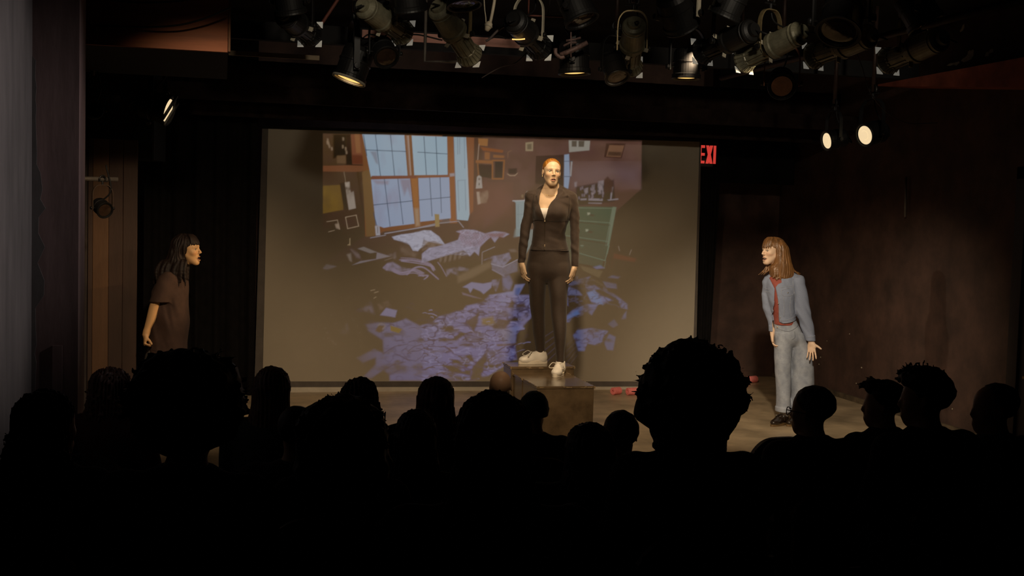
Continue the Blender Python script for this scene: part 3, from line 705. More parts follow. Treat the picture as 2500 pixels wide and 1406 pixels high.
# mirror and dresser
fill(A3((180,285),(500,270),(490,640),(170,600)), (58,44,36), .75, 2); fill(A3((505,270),(560,262),(568,520),(550,660),(500,640)), (116,124,140), 1, 2); fill(A3((580,345),(598,350),(585,520),(570,515)), (128,124,122), .9, 1.5)
stroke(A3((500,345),(600,345)), (70,72,80), 1.4); stroke(A3((490,520),(580,520)), (70,72,80), 1.4)
fill(A3((480,860),(1085,868),(1060,880),(965,1406),(940,1560),(480,1480)), (72,74,56), 1, 2)
fill(A3((1060,866),(1102,870),(1000,1406),(975,1406)), (96,100,82), .9, 2)
for a, b in (((640,1022),(1038,1050)), ((520,1195),(1000,1262)), ((520,1360),(970,1420)), ((670,878),(1056,884)), ((1056,884),(960,1400))): stroke(A3(a, b), (102,106,88), 1.3, .8)
for a, b in (((640,1040),(1030,1078)), ((520,1218),(990,1290))): stroke(A3(a, b), (52,52,40), 1.3, .8)
for x, y in ((785,945),(765,1135),(710,1320)): fill(A3((x-18,y-14),(x+14,y-12),(x+18,y+10),(x-14,y+16)), (128,124,104), .9, 2.5); fill(A3((x+14,y+4),(x+60,y+16),(x+56,y+30),(x+10,y+18)), (46,46,36), .7, 4)
fill(A8((330,70),(610,150),(640,0),(330,0)), (72,74,56), .9, 2); stroke(A8((350,75),(608,150),(650,0)), (100,104,86), 1.6, .9); stroke(A8((615,150),(600,230)), (96,100,82), 1.4, .7)
fill(A2((1170,852),(1310,850),(1300,1100),(1280,1290),(1205,1290),(1200,880)), (114,122,122), 1, 2); stroke(A2((1165,855),(1320,850)), (138,136,136), 2.4); stroke(A2((1230,900),(1228,1180)), (88,96,98), 1.2, .7); stroke(A2((1215,1020),(1300,1020)), (88,96,98), 1.2, .7); fill(A5((1600,0),(1700,0),(1650,120),(1580,130)), (110,114,110), .8, 6)
fill(A5((1860,0),(1915,0),(1900,230),(1790,420),(1800,260)), (106,112,108), .8, 3)
fill(A2((1270,780),(1295,775),(1290,815),(1272,818)), (110,92,70), .9, 2); stroke(A2((1338,740),(1310,840)), (128,116,112), 2, .8)
# bottles and boxes on the dresser
rs_ = np.random.RandomState(4)
fill(A3((640,640),(1070,560),(1080,800),(650,850)), (52,40,36), .85, 6)
for P in (((890,575),(960,560),(950,720),(885,690)), ((725,660),(778,645),(775,730),(740,720)), ((820,620),(855,610),(850,720),(810,730)), ((905,640),(935,625),(928,725),(895,725)), ((620,585),(650,580),(645,640),(622,640))): fill(A3(*P), (116,104,104), .85, 3, np.clip(T2+.25, 0, 1))
for P in (((780,770),(945,772),(945,800),(780,795)), ((780,818),(935,820),(930,832),(780,828)), ((1042,635),(1065,640),(1045,780),(1028,785)), ((995,785),(1120,770),(1125,785),(1010,797)), ((690,772),(760,770),(760,790),(690,792))): fill(A3(*P), (118,108,108), .85, 2)
fill(A3((960,560),(1000,520),(1060,580),(1060,700),(960,720)), (72,52,42), .9, 4)
for k in range(24):
    x, y = 660+rs_.rand()*300, 640+rs_.rand()*130; fill(A3((x-7,y-16),(x+7,y-14),(x+8,y+14),(x-6,y+16)), (118,104,106) if rs_.rand() > .4 else (44,34,32), .7, 3)
# bed: pillows, sheets, mattress edge
fill([(957,578),(980,572),(1000,570),(1022,567),(1035,562),(1052,563),(1072,577),(1087,598),(1074,594),(1060,588),(1046,590),(1034,584),(1030,600),(1020,613),(1008,612),(1000,598),(992,590),(975,588),(962,585)], (132,128,138), 1, 2)
fill([(1034,584),(1048,590),(1062,588),(1086,600),(1060,604),(1030,612)], (110,92,78), .8, 4, T2); fill(A4((1390,290),(1480,270),(1600,370),(1700,400),(1640,480),(1500,460),(1400,400)), (104,86,72), .7, 8, T2)
for a, b in (((1310,140),(1470,130)), ((1830,40),(1880,45)), ((1950,150),(1990,170))): stroke(A4(a, b), (96,88,94), 1.6, .7)
fill(A5((0,420),(120,320),(320,280),(620,180),(660,60),(590,35),(720,2),(900,10),(1080,70),(1250,30),(1420,48),(1500,80),(1400,140),(1330,120),(1250,225),(1180,130),(1100,200),(1000,300),(975,450),(900,380),(830,455),(720,360),(500,425),(280,490),(100,545),(0,570)), (120,112,124), 1, 2.5)
plaid = np.clip(.5+.5*np.sin(GX*.9+GY*.25)*np.sin(GY*.8-GX*.1)+.5*nz2(.1, .1, 7), 0, 1)
fill(A5((640,20),(900,20),(1080,80),(1420,60),(1400,140),(1100,170),(1000,290),(840,290),(680,280),(640,140)), (104,70,72), .75, 8, plaid)
fill(A5((1080,80),(1450,60),(1380,130),(1250,130)), (104,72,62), .6, 6)
for k in range(16):
    x, y = 40+rs_.rand()*420, 300+rs_.rand()*150; stroke(A5((x,y),(x+30+rs_.rand()*40,y-14-rs_.rand()*12)), (92,84,92), 1.2, .6)
fill(A5((250,490),(700,360),(720,480),(420,560),(280,560)), (106,90,76), .7, 6, np.clip(.5+.8*np.sin(GX*.55+GY*.1), 0, 1)); stroke(A5((1040,390),(1250,300)), PALE, 1.6, .8); stroke(A5((1035,400),(1030,600)), (112,98,92), 2.4, .8)
fill(A5((610,800),(850,680),(1180,540),(1195,640),(880,820),(620,920)), (104,86,66), .75, 8)
def curls(AX, pts, n, col=(116,102,112), sp=30, w=1.5, seed=0):
    r = np.random.RandomState(seed)
    for k in range(n):
        o = (r.rand(2)-.5)*2*sp; Q = [(p[0]+o[0]+(r.rand()-.5)*sp*.5, p[1]+o[1]+(r.rand()-.5)*sp*.5) for p in pts]
        stroke(AX(*[tuple(q) for q in curve_pts([(*q, 0) for q in Q], 5)]) if False else [tuple(q[:2]) for q in curve_pts([(*q, 0) for q in AX(*Q)], 6)], col, w*(.5+r.rand()), .5+.5*r.rand())
fill(A4((1090,650),(1160,580),(1260,560),(1400,640),(1560,680),(1500,760),(1380,760),(1250,720),(1140,700)), (112,100,110), .9, 4, np.clip(T2+.1, 0, 1))
curls(A4, ((1100,660),(1180,590),(1150,690)), 5, sp=16, seed=1); curls(A4, ((1400,520),(1650,540),(1900,610),(1960,690)), 9, sp=34, seed=2); curls(A4, ((1500,780),(1640,660),(1800,660),(2040,850)), 5, sp=18, seed=3)
curls(A4, ((1250,690),(1400,740),(1600,700),(1760,760)), 9, sp=40, seed=4); curls(A5, ((280,560),(340,640),(430,800)), 2, sp=10, seed=5); curls(A4, ((1700,790),(1860,790),(1800,850)), 3, sp=14, seed=6)
fill(A5((410,690),(650,640),(800,680),(780,710),(620,710),(620,790),(500,740),(430,800)), (112,100,106), .8, 5, T2)
# desk and book
fill(A4((560,612),(870,540),(1225,462),(985,392),(970,505),(700,545)), (112,100,98), .9, 2); fill(A4((650,330),(760,298),(992,392),(870,412)), (110,98,90), .9, 2); fill(A4((650,345),(870,415),(970,400),(965,500),(720,510)), (64,48,34), .7, 3)
fill(A4((470,430),(540,410),(555,555),(520,540)), (112,98,84), .8, 5); stroke(A4((520,155),(525,270),(485,265)), (132,112,84), 1.6, .8); fill(A4((540,340),(680,430),(720,520),(640,480)), (118,102,96), .6, 8, T2); fill(A4((60,670),(120,600),(285,635),(130,690)), (110,98,98), .7, 4, T1)
fill(A4((1180,430),(1310,385),(1315,510),(1290,515)), (112,98,92), .6, 5, T2); stroke(A4((1120,530),(1250,490)), (112,96,84), 1.6, .7)
for a, b in (((880,1050),(950,1035)), ((940,1088),(1010,1066)), ((935,1180),(970,1160))): stroke(A4(a, b), (126,106,82), 2, .8)
# basket and papers
hat = np.clip(.5+.5*np.sin(GX*2.1+GY*.6)+.4*nz2(.2, .2, 3), 0, 1)
fill(A5((1190,560),(1400,640),(1640,540),(1640,720),(1400,790),(1210,700)), (108,100,112), .8, 3, np.clip(.35+.65*hat, 0, 1)); fill(A5((1060,530),(1200,460),(1330,440),(1500,395),(1530,500),(1400,640),(1190,570),(1200,500)), (112,104,116), .9, 3, np.clip(T2+.15, 0, 1))
stroke(A5((1190,590),(1390,645),(1640,520)), (124,116,124), 2); stroke(A5((1210,690),(1410,800)), (112,102,108), 3, .8); fill(A5((1490,350),(1600,330),(1640,380),(1540,400)), (108,94,84), .7, 5, T2)
# heap of clothes and papers on the floor
FOLD = np.clip(.5+2.4*nz2(.045, .11, 11), 0, 1); FOLD2 = np.clip(.9+1.5*nz2(.035, .075, 21), 0, 1)
fill(A5((700,990),(850,905),(1050,930),(1210,900),(1190,1000),(1060,1110),(1000,1060),(880,1010),(830,1090),(790,1010)), (112,104,120), .95, 3); fill(A5((690,1080),(900,1150),(1030,1190),(900,1170),(700,1120)), (108,92,96), .8, 3); fill(A5((1200,870),(1340,850),(1330,950),(1270,1070),(1210,950)), (110,100,114), .8, 3, T2); fill(A5((1340,870),(1400,860),(1370,1060),(1290,1070)), (78,58,42), .8, 3)
fill(A5((1380,800),(1500,780),(1560,900),(1490,1100),(1390,1060)), (104,98,118), .7, 6, FOLD2); fill(A5((1160,1130),(1380,1090),(1560,1060),(1600,950),(1765,935),(1720,1020),(1640,1160),(1560,1200),(1480,1330),(1180,1270)), (112,106,126), .95, 4)
fill(A5((1600,1010),(1700,1000),(1650,1160),(1590,1120)), (84,84,112), .8, 5); fill(A5((1250,1140),(1340,1110),(1310,1190),(1250,1200)), (80,62,46), .8, 3); fill(A5((730,1350),(900,1270),(1150,1230),(1100,1330),(740,1370)), (106,98,116), .9, 4, FOLD2)
fill(A7((0,470),(150,440),(280,330),(500,270),(650,240),(690,170),(950,110),(1060,0),(1700,0),(1720,330),(1620,440),(1480,600),(1450,760),(1480,1000),(1280,1045),(1280,1110),(1050,1250),(800,1335),(480,1335),(250,1275),(0,1335)), LAV, .92, 5, FOLD2)
fill(A6((720,460),(900,430),(1130,440),(1350,370),(1560,480),(1760,470),(1917,330),(1917,1335),(1580,1335),(1100,1335),(1090,1240),(1000,1170),(800,1300),(690,1270),(880,1080),(875,975),(680,1055),(580,985),(850,845),(1000,910),(990,700),(760,560)), (106,96,110), .85, 6, np.clip((GX-845)/110, 0, 1)*np.clip(FOLD2+.25, 0, 1))
CR = np.clip(1-np.abs(nz2(.040, .085, 31, 2))*9, 0, 1); CR2 = np.clip(1-np.abs(nz2(.07, .15, 47, 2))*7, 0, 1); HI = np.clip(1-np.abs(nz2(.05, .10, 63, 2)-.12)*10, 0, 1)
RG7 = A7((0,470),(150,440),(280,330),(500,270),(650,240),(690,170),(950,110),(1060,0),(1700,0),(1720,330),(1620,440),(1480,600),(1450,760),(1480,1000),(1280,1045),(1280,1110),(1050,1250),(800,1335),(480,1335),(250,1275),(0,1335))
fill(RG7, (126,118,138), .7, 6, HI); fill(RG7, (78,62,56), .85, 6, CR); fill(RG7, (84,68,62), .6, 6, CR2*np.clip((830-GY)/60, 0, 1))
fill(A6((720,460),(1350,370),(1917,400),(1917,1335),(1100,1335),(1000,1000),(980,700)), (84,70,68), .45, 12, CR)
BRN = (88, 70, 48)
for P in (((690,410),(890,285),(870,440),(800,560),(750,500)), ((1100,490),(1200,370),(1400,400),(1290,540),(1110,530)), ((250,690),(480,680),(620,580),(700,600),(540,710),(270,725)), ((750,1335),(790,1120),(1050,840),(1010,960),(920,1280)), ((320,1100),(500,1120),(620,1190),(770,1180),(760,1260),(470,1200)), ((430,1000),(560,1010),(640,1080),(780,1090),(700,1120),(500,1060)),
          ((340,500),(480,480),(500,540),(360,570)), ((760,560),(920,570),(900,600),(740,580)), ((690,950),(760,930),(830,1060),(720,1010)), ((1340,190),(1400,80),(1450,120),(1430,210)), ((1460,150),(1600,120),(1620,190),(1480,200)), ((1180,1080),(1270,1040),(1230,1110),(1150,1130))): fill(A7(*P), BRN, .85, 5)
fill(A7((930,370),(1110,335),(1140,440),(1080,470),(940,465)), (112,92,58), .9, 8); fill(A7((1160,770),(1480,745),(1500,790),(1180,800)), (98,78,56), .8, 3); fill(A7((1330,520),(1560,480),(1600,520),(1450,590)), (112,106,128), .9, 5)
fill(A7((1080,530),(1200,560),(1290,640),(1270,760),(1460,740),(1440,560),(1320,530)), (112,102,110), .8, 8)
for k in range(90):                                                  # creases among the clothes
    x, y = rs_.rand()*1650, 180+rs_.rand()*1050; a = -.35+.7*rs_.rand() if y < 850 else atan2(y-1150, x-820)+.1*rs_.randn(); l = 40+rs_.rand()*110
    c = (78,64,62) if rs_.rand() > .45 else (122,112,130); curls(A7, ((x,y),(x+cos(a)*l*.5+8,y+sin(a)*l*.5-10),(x+cos(a)*l,y+sin(a)*l)), 1, c, 4, 1.3, 100+k)
for k in range(34):
    x, y = 560+rs_.rand()*1330, 120+rs_.rand()*1000; l = 40+rs_.rand()*120; a = -.5+rs_.rand()*1.3
    if x < 980 and 560 < y < 900: continue
    curls(A6, ((x,y),(x+cos(a)*l*.5+8,y+sin(a)*l*.5-10),(x+cos(a)*l,y+sin(a)*l)), 1, (84,68,64), 4, 1.1, 300+k)
fill(A6((690,210),(800,110),(860,300),(640,225)), (108,94,96), .5, 8, T2); fill(A6((945,315),(1040,200),(1210,240),(1180,350),(1060,330)), (112,102,116), .95, 3); fill(A6((910,150),(1060,90),(1130,180),(1010,200),(950,300)), (104,84,68), .6, 6, T2); fill(A6((900,330),(1150,380),(1330,370),(1150,430),(930,380)), (84,66,44), .9, 3)
fill(A6((1105,475),(1290,535),(1240,595),(1110,560)), (112,92,52), .95, 2.5); fill(A6((870,560),(920,470),(1010,480),(1000,560),(930,590)), (96,76,50), .9, 4); curls(A6, ((910,480),(960,450),(1020,480),(980,540)), 4, (110,96,88), 8, 1.2, 40)
stroke(A6((1380,880),(1470,810),(1600,770),(1630,830),(1550,870),(1380,890)), (86,70,62), 1.5, .8); stroke(A6((1190,920),(1410,1030)), (84,70,66), 1.5, .8); stroke(A6((1310,920),(1370,1000),(1500,1030),(1600,960),(1640,870)), (84,70,66), 1.2, .7); stroke(A6((1000,910),(1180,800),(1380,765)), (86,72,68), 1.6, .8); stroke(A6((1040,1150),(1190,1070)), (86,72,68), 2, .8)
fill(A6((330,600),(430,450),(460,590)), (106,90,82), .45, 8, T2)
for k in range(26): x, y = 60+rs_.rand()*600, 300+rs_.rand()*700; fill(A6((x-6,y-6),(x+6,y-5),(x+5,y+7),(x-6,y+6)), (122,102,82), .5*rs_.rand()+.1, 3)
BED = A5((0,420),(120,320),(320,280),(620,180),(660,60),(590,35),(720,2),(900,10),(1080,70),(1000,300),(830,455),(500,425),(100,545),(0,570))
fill(BED, (138,132,146), .7, 4, np.clip(HI+.25, 0, 1)); fill(BED, (92,82,84), .6, 4, CR2)
PIL = [(957,578),(1000,570),(1035,562),(1052,563),(1087,598),(1046,590),(1020,613),(1000,598),(975,588)]
fill(PIL, (150,147,158), .75, 3, np.clip(HI+.45, 0, 1)); fill(PIL, (100,92,98), .5, 3, CR2)
# right-hand litter
RL = (100, 94, 112)
for P, a in ((((430,480),(500,440),(570,500),(690,550),(540,592),(470,570)), 1), (((210,770),(215,710),(280,650),(420,590),(540,590),(475,700),(430,672),(300,700),(240,770)), .9), (((330,850),(480,830),(640,862),(590,915),(580,970),(500,1000),(430,985),(400,1062),(340,1062),(310,960),(285,905)), .85), (((600,980),(650,890),(715,920),(690,1055),(630,1050)), .6),
             (((600,455),(720,500),(835,590),(835,640),(770,625),(740,545)), .75), (((590,360),(720,385),(730,432),(620,420)), .7), (((220,375),(460,310),(430,375),(240,400)), .75), (((215,410),(340,450),(380,500),(210,500)), .75), (((410,420),(500,395),(570,440),(440,450)), .6), (((490,215),(560,195),(605,225),(520,235)), .8), (((680,300),(765,310),(740,330),(640,320)), .5), (((800,690),(825,660),(820,735),(775,740)), .6), (((640,790),(700,740),(740,800),(690,830)), .35), (((200,500),(230,520),(240,610),(220,600)), .7)):
    fill(A8(*P), RL, a, 4, np.clip(FOLD2+.1, 0, 1))
fill(A8((430,470),(500,450),(560,510),(590,590),(520,585),(460,540)), (100,104,126), .9, 5); fill(A8((240,700),(330,650),(350,690),(230,740)), (94,98,124), .9, 5); fill(A8((360,200),(585,255),(550,325),(385,248)), (96,80,58), .9, 2.5); fill(A8((450,310),(590,390),(600,415),(460,340)), (92,76,54), .7, 4)
fill(A8((700,75),(925,130),(910,165),(690,125)), (96,66,46), .8, 4); stroke(A8((690,130),(675,215)), (92,64,44), 1.5, .6); stroke(A8((745,5),(755,50)), (122,106,92), 1.6, .7); stroke(A8((875,40),(855,90)), (122,106,92), 1.6, .7)
for k in range(5): stroke(A8((-20,930+k*70),(110,845+k*60)), (104,92,100), 1.1, .45); stroke(A8((215,1010+k*60),(330,900+k*50)), (104,92,96), .9, .35)
for P in (A8((210,310),(460,310),(840,590),(840,640),(600,600),(430,680),(240,780),(200,700)), A8((285,830),(640,850),(600,1000),(340,1065))): fill(P, (82,66,52), .8, 4, CR2); fill(P, (112,106,126), .4, 4, HI*CR2*0+HI*.6)
# keep only the light the projector adds; fade at the thrown picture's dim edges
EM = np.maximum(CV-BASE, 0)*1.14
EM = EM*np.clip((1568-GX)/2, 0, 1)[..., None]*np.clip((GX-787)/2, 0, 1)[..., None]
EM[:, 1:-1] = .7*EM[:, 1:-1]+.15*(EM[:, :-2]+EM[:, 2:]); EM[1:-1] = .7*EM[1:-1]+.15*(EM[:-2]+EM[2:])
# the fabric: one flat sheet whose vertices carry the picture
nu, nv = 780, 448
U, V_ = np.meshgrid(np.linspace(0, 1, nu), np.linspace(0, 1, nv), indexing='ij')
q = [np.array([p[0], p[2]]) for p in (sBL, sBR, sTR, sTL)]
P = ((1-U)*(1-V_))[..., None]*q[0]+(U*(1-V_))[..., None]*q[1]+(U*V_)[..., None]*q[2]+((1-U)*V_)[..., None]*q[3]
W3 = np.stack([P[..., 0], np.full_like(U, YS), P[..., 1]], 2)-cC
dz = W3@cF; PX = 1250+FPX*(W3@cR)/dz; PY = 703-FPX*(W3@cU)/dz
ix = np.clip(PX-CX0-.5, 0, cw-1.001); iy = np.clip(PY-CY0-.5, 0, ch_-1.001); i0 = ix.astype(int); j0 = iy.astype(int); fx = (ix-i0)[..., None]; fy = (iy-j0)[..., None]
col = EM[j0, i0]*(1-fx)*(1-fy)+EM[j0, i0+1]*fx*(1-fy)+EM[j0+1, i0]*(1-fx)*fy+EM[j0+1, i0+1]*fx*fy
inside = (PX > CX0) & (PX < CX1) & (PY > CY0+3) & (PY < CY1-1); col = col*inside[..., None]
me = bpy.data.meshes.new('screen_fabric'); o_ = np.array(scr.location)
vv = np.stack([P[..., 0]-o_[0], np.zeros_like(U), P[..., 1]], 2).reshape(-1, 3)
I = np.arange(nu*nv).reshape(nu, nv); Q = np.stack([I[:-1, :-1], I[1:, :-1], I[1:, 1:], I[:-1, 1:]], 2).reshape(-1, 4)
me.vertices.add(len(vv)); me.vertices.foreach_set('co', vv.astype(np.float32).ravel()); me.loops.add(Q.size); me.loops.foreach_set('vertex_index', Q.astype(np.int32).ravel())
me.polygons.add(len(Q)); me.polygons.foreach_set('loop_start', np.arange(0, Q.size, 4, dtype=np.int32)); me.update(calc_edges=True)
at = me.color_attributes.new('Picture', 'FLOAT_COLOR', 'POINT'); cc = np.ones((len(vv), 4), np.float32); cc[:, :3] = col.reshape(-1, 3); at.data.foreach_set('color', cc.ravel())
M_scr = mat('screen_fabric_white', hexc(168, 157, 140), .85, var=.02, scale=3, spec=.2)
bs = M_scr.node_tree.nodes['Principled BSDF']; vc = M_scr.node_tree.nodes.new('ShaderNodeVertexColor'); vc.layer_name = 'Picture'
M_scr.node_tree.links.new(vc.outputs[0], bs.inputs['Emission Color']); bs.inputs['Emission Strength'].default_value = 1.0
fabric = link('fabric', me, M_scr, scr, True); fabric['label'] = 'white fabric with the projected picture of a messy bedroom'
M_bord = mat('grey_screen_border', hexc(88, 80, 74), .8, var=.15); M_bar = mat('satin_aluminium', hexc(196, 186, 170), .5, .2, var=.1)
def strip(a, b, c, d, name, m_, dep=.02, y=0.0):
    vs = [(p[0]-o_[0], y, p[1]) for p in (a, b, c, d)]; vs += [(x, y+dep, z) for x, _, z in vs]
    MB().add(vs, [(0,1,2,3),(7,6,5,4),(0,4,5,1),(1,5,6,2),(2,6,7,3),(3,7,4,0)]).build(name, m_, scr)
strip(S(621,945), S(640,945), S(655,314), S(640,314), 'border', M_bord)
strip(S(1690,931), S(1698,931), S(1712,346), S(1708,346), 'border', M_bord)
strip(S(640,314), S(1712,346), S(1712,340), S(640,307), 'border', mat('black_screen_border', hexc(24, 22, 22), .8))
strip(S(630,945), S(1700,943), S(1700,931), S(630,931), 'border', M_bord)
strip(S(620,960), S(1702,957), S(1702,943), S(620,945), 'bottom_bar', M_bar, .035, -.02)
strip(S(614,964), S(622,964), S(622,940), S(614,940), 'end_cap', mat('pale_plastic', hexc(190, 176, 160), .6), .04, -.025)
strip(S(1701,961), S(1708,961), S(1708,938), S(1701,938), 'end_cap', mat('pale_plastic', (0, 0, 0)), .04, -.025)
# ------------------------------------------------------------------ the three performers
class Actor:
    def __init__(s, label, x, y, z, h):
        s.root = thing('person', label, 'person', (x, y, z), -YAW); s.o = np.array([x, y, z]); s.D = s.o@HF; s.h = h
    def L(s, px, py, dy=0.0):
        d = ray(px, py); p = cC+d*((s.D+dy)/(d@HF))-s.o
        return np.array([p@HR, p@HF, p[2]])
    def st(s, rows):
        out = []
        for py, a, b, dy, ry in rows:
            p, q = s.L(a, py, dy), s.L(b, py, dy); out.append(((p[2]+q[2])/2, (p[0]+q[0])/2, dy, abs(q[0]-p[0])/2, ry))
        return out
    def poly(s, pts, dy=0.0): return [tuple(s.L(*p, dy)[[0, 2]]) for p in pts]
    def field(s, lo, hi, h=None): return Field(lo, hi, h or s.h)
def seam(A, f, pts, r, name, m_, parent, dy=0.0, n=8, lift=.0, closed=False):
    """thin tube laid on the front of a garment along picture points"""
    P = []
    for q in curve_pts([(*p, 0) for p in pts], n):
        l = A.L(q[0], q[1], dy); y = f.surf(l[0], l[2])
        if y is None: continue
        P.append((l[0], y-lift, l[2]))
    if len(P) > 2: return MB().tube(P, r, 6).build(name, m_, parent, True)
def shoe_sdf(f, heel, dirv, L=.27, hi=.095, toe=.034, wid=.038):
    d = unit([dirv[0], dirv[1], 0]); s = np.array([-d[1], d[0], 0]); u = np.array([0, 0, 1.0]); R = np.stack([d, s, u], 1)
    P = lambda a, b, c: np.array(heel)+d*a+s*b+u*c
    f.ell(P(.045, 0, .045), (.048, wid*.92, .05), .02, R); f.ell(P(L*.45, 0, .046), (L*.30, wid*.95, .045), .02, R)
    f.ell(P(L-.062, .002, .032), (.064, wid*1.08, toe), .025, R)
    f.cone(P(.05, 0, .05), P(.047, 0, hi), .04, .037, .02)
    f.cone(P(.07, 0, .07), P(.125, 0, .066), .03, .024, .02)
    return P, R
def sole(P, L, wid, z0, z1, name, m_, parent):
    o = []; n = 40
    for i in range(n):
        a = 2*pi*i/n; t = (cos(a)+1)/2; w = wid*(.86+.22*math.sin(pi*min(1, t*1.05))**1 * (1 if t > .4 else .55)); o.append(P(-.004+(L+.008)*t, w*sin(a)*(abs(sin(a))**-.25 if abs(sin(a)) > 1e-3 else 1), 0))
    vs = [tuple(p+np.array([0, 0, z0])) for p in o]+[tuple(p+np.array([0, 0, z1])) for p in o]
    fs = [tuple(range(n))[::-1], tuple(range(n, 2*n))]+[(i, (i+1) % n, (i+1) % n+n, i+n) for i in range(n)]
    return smooth_angle(MB().add(vs, fs).build(name, m_, parent))
SKIN = hexc(212, 180, 146); LIP = hexc(170, 92, 80)
M_skin = mat('skin', (1, 1, 1), .5, var=.05, scale=20, attr='Col', spec=.4)
def folds(amp, f1, seed, zs=1.0):
    return lambda X, Y, Z: amp*vnoise(X*f1+seed, Y*f1+seed*2, Z*f1*zs+seed)

# ============ woman standing on the blocks
A = Actor('woman in black zip jacket and leggings standing on the black blocks', 2.5, 8.8, .5, .0039)
R0 = A.root
M_jkt = mat('black_brown_jersey', hexc(58, 44, 34), .8, var=.12, scale=30, bump=.12, bscale=160, sheen=.15)
M_leg = mat('black_brown_leggings', hexc(60, 46, 35), .75, var=.1, scale=40, bump=.1, bscale=200, sheen=.15)
torso = A.st([(462,1326,1368,.005,.050),(468,1312,1384,.008,.064),(475,1302,1394,.008,.078),(490,1297,1397,0,.100),(505,1297,1396,-.006,.112),(522,1298,1392,-.008,.114),(540,1302,1386,-.003,.102),(560,1303,1380,0,.094),(576,1302,1379,.002,.092),(592,1299,1383,.003,.098),(612,1294,1388,.006,.110)])
hips = A.st([(560,1305,1377,.0,.082),(575,1304,1377,.002,.086),(590,1300,1381,.004,.094),(604,1295,1387,.006,.106),(622,1291,1390,.012,.116),(640,1289,1391,.016,.120),(660,1289,1391,.014,.114),(672,1292,1388,.010,.098),(682,1300,1380,.006,.070),(690,1316,1364,.004,.03)])
legL = A.st([(630,1306,1330,.012,.055),(648,1291,1342,.012,.095),(680,1289.5,1335,.015,.090),(714,1292,1331.5,.03,.082),(745,1294,1330,.045,.068),(760,1296,1330,.055,.062),(780,1299,1330,.075,.063),(808,1301,1330.5,.10,.062),(830,1305,1330.5,.12,.052),(851,1308,1330,.14,.043),(872,1309,1330,.15,.041),(880,1310,1330,.15,.040)])
legR = A.st([(630,1350,1376,.008,.055),(648,1338,1390,.008,.095),(680,1336,1390,.0,.090),(714,1341,1385,-.02,.082),(745,1344,1384,-.035,.068),(770,1346,1383,-.05,.062),(800,1350,1383,-.07,.062),(823,1353,1381.5,-.085,.055),(850,1356,1379,-.095,.046),(870,1358,1377.5,-.10,.042),(892,1358,1378,-.10,.041),(900,1359,1377,-.10,.040)])
armL = A.st([(474,1286,1312,.005,.046),(490,1281,1306,.005,.050),(515,1279.5,1302,.0,.046),(540,1274,1298.5,-.005,.042),(551,1271,1296,-.008,.040),(580,1268,1291,-.02,.037),(610,1266,1287,-.035,.032),(641,1265,1282,-.045,.027)])
armR = A.st([(477,1382,1405,.005,.046),(490,1386,1410,.005,.050),(515,1390,1413,.0,.046),(540,1392.5,1414,-.005,.042),(560,1393,1414,-.01,.040),(590,1394,1414,-.02,.037),(620,1394.5,1413,-.035,.032),(650,1395,1412.5,-.045,.027)])
bust = [(A.L(1325, 519, -.095), (.052, .045, .050)), (A.L(1364, 520, -.095), (.052, .045, .050))]
hc = A.L(1346.5, 421.5, -.035); hs = .945; hR = frame((.19, -.98, .09), (.03, .1, 1))
def figure(f, off, parts):
    if 'torso' in parts:
        f.loft(torso, .02, off, p=2.3)
        for c, r in bust: f.ell(c, np.array(r)+off, .035)
    if 'hips' in parts: f.loft(hips, .03, off)
    if 'legs' in parts:
        f.loft(legL, .02, off); f.loft(legR, .02, off)
        for g in (1312, 1366): f.ell(A.L(g, 650, .06), np.array((.075, .062, .075))+off, .05)
    if 'arms' in parts:
        f.loft(armL, .02, off); f.loft(armR, .02, off)
        f.ell(A.L(1297, 478, .005), np.array((.042, .046, .042))+off, .03); f.ell(A.L(1393, 481, .005), np.array((.042, .046, .042))+off, .03)
def trap(f, o):
    for a, b in (((1314, 472, .02), (1337, 458, .02)), ((1381, 474, .02), (1357, 458, .02))): f.cone(A.L(*a), A.L(*b), .026+o, .028+o, .04)
lo, hi = (-.30, -.24, -.01), (.34, .24, 1.76)
f = A.field(lo, hi); figure(f, -.013, ('torso', 'arms')); figure(f, -.007, ('hips', 'legs'))
f.cone(A.L(1346, 478, .02), A.L(1346.5, 446, .0), .058, .0475, .035); trap(f, .0)
f.cone(A.L(1336, 477, -.045), A.L(1312, 474, -.03), .008, .007, .012); f.cone(A.L(1356, 478, -.045), A.L(1382, 476, -.03), .008, .007, .012)
head_sdf(f, hc, hR, hs, mouth=.16)
hand_sdf(f, A.L(1273.5, 643, -.045), (.13, -.12, -1), (1, .55, 0), (.45, -.9, 0), (14, 28, 22), .06, (.25, .95, -.1), .88)
hand_sdf(f, A.L(1403.5, 651, -.045), (-.16, -.12, -1), (-1, .55, 0), (-.45, -.9, 0), (16, 26, 20), .06, (.25, .95, -.1), .88)
for q, dv, base in (((1321, 868, .14), (-.93, -.36), .05), ((1368, 888, -.10), (-.24, -.97), .0)):
    p = A.L(*q); e = np.array([p[0], p[1], base+.05]); f.cone(p+np.array([0, 0, .03]), e, .026, .026, .02); f.cone(e, e+unit([*dv, 0])*.11+np.array([0, 0, -.015]), .03, .022, .02)
f.build('body', M_skin, R0, head_color(hc, hR, hs, SKIN, LIP, hexc(170, 118, 74), .16))
teeth(R0, hc, hR, hs, .16)
eyes(R0, hc, hR, hs, (.10, .13, .12), (.02, 1, .06))
# white tank top
f = A.field((-.2, -.24, 1.0), (.2, .2, 1.46)); figure(f, -.008, ('torso',))
zt = A.L(1335, 508.5)[2]; f.clip(lambda X, Y, Z: Z-zt-.35*np.abs(X-A.L(1334, 508)[0])**2*0-.0 + 0*X); f.build('tank_top', mat('white_cotton', hexc(238, 230, 224), .8, var=.04), R0)
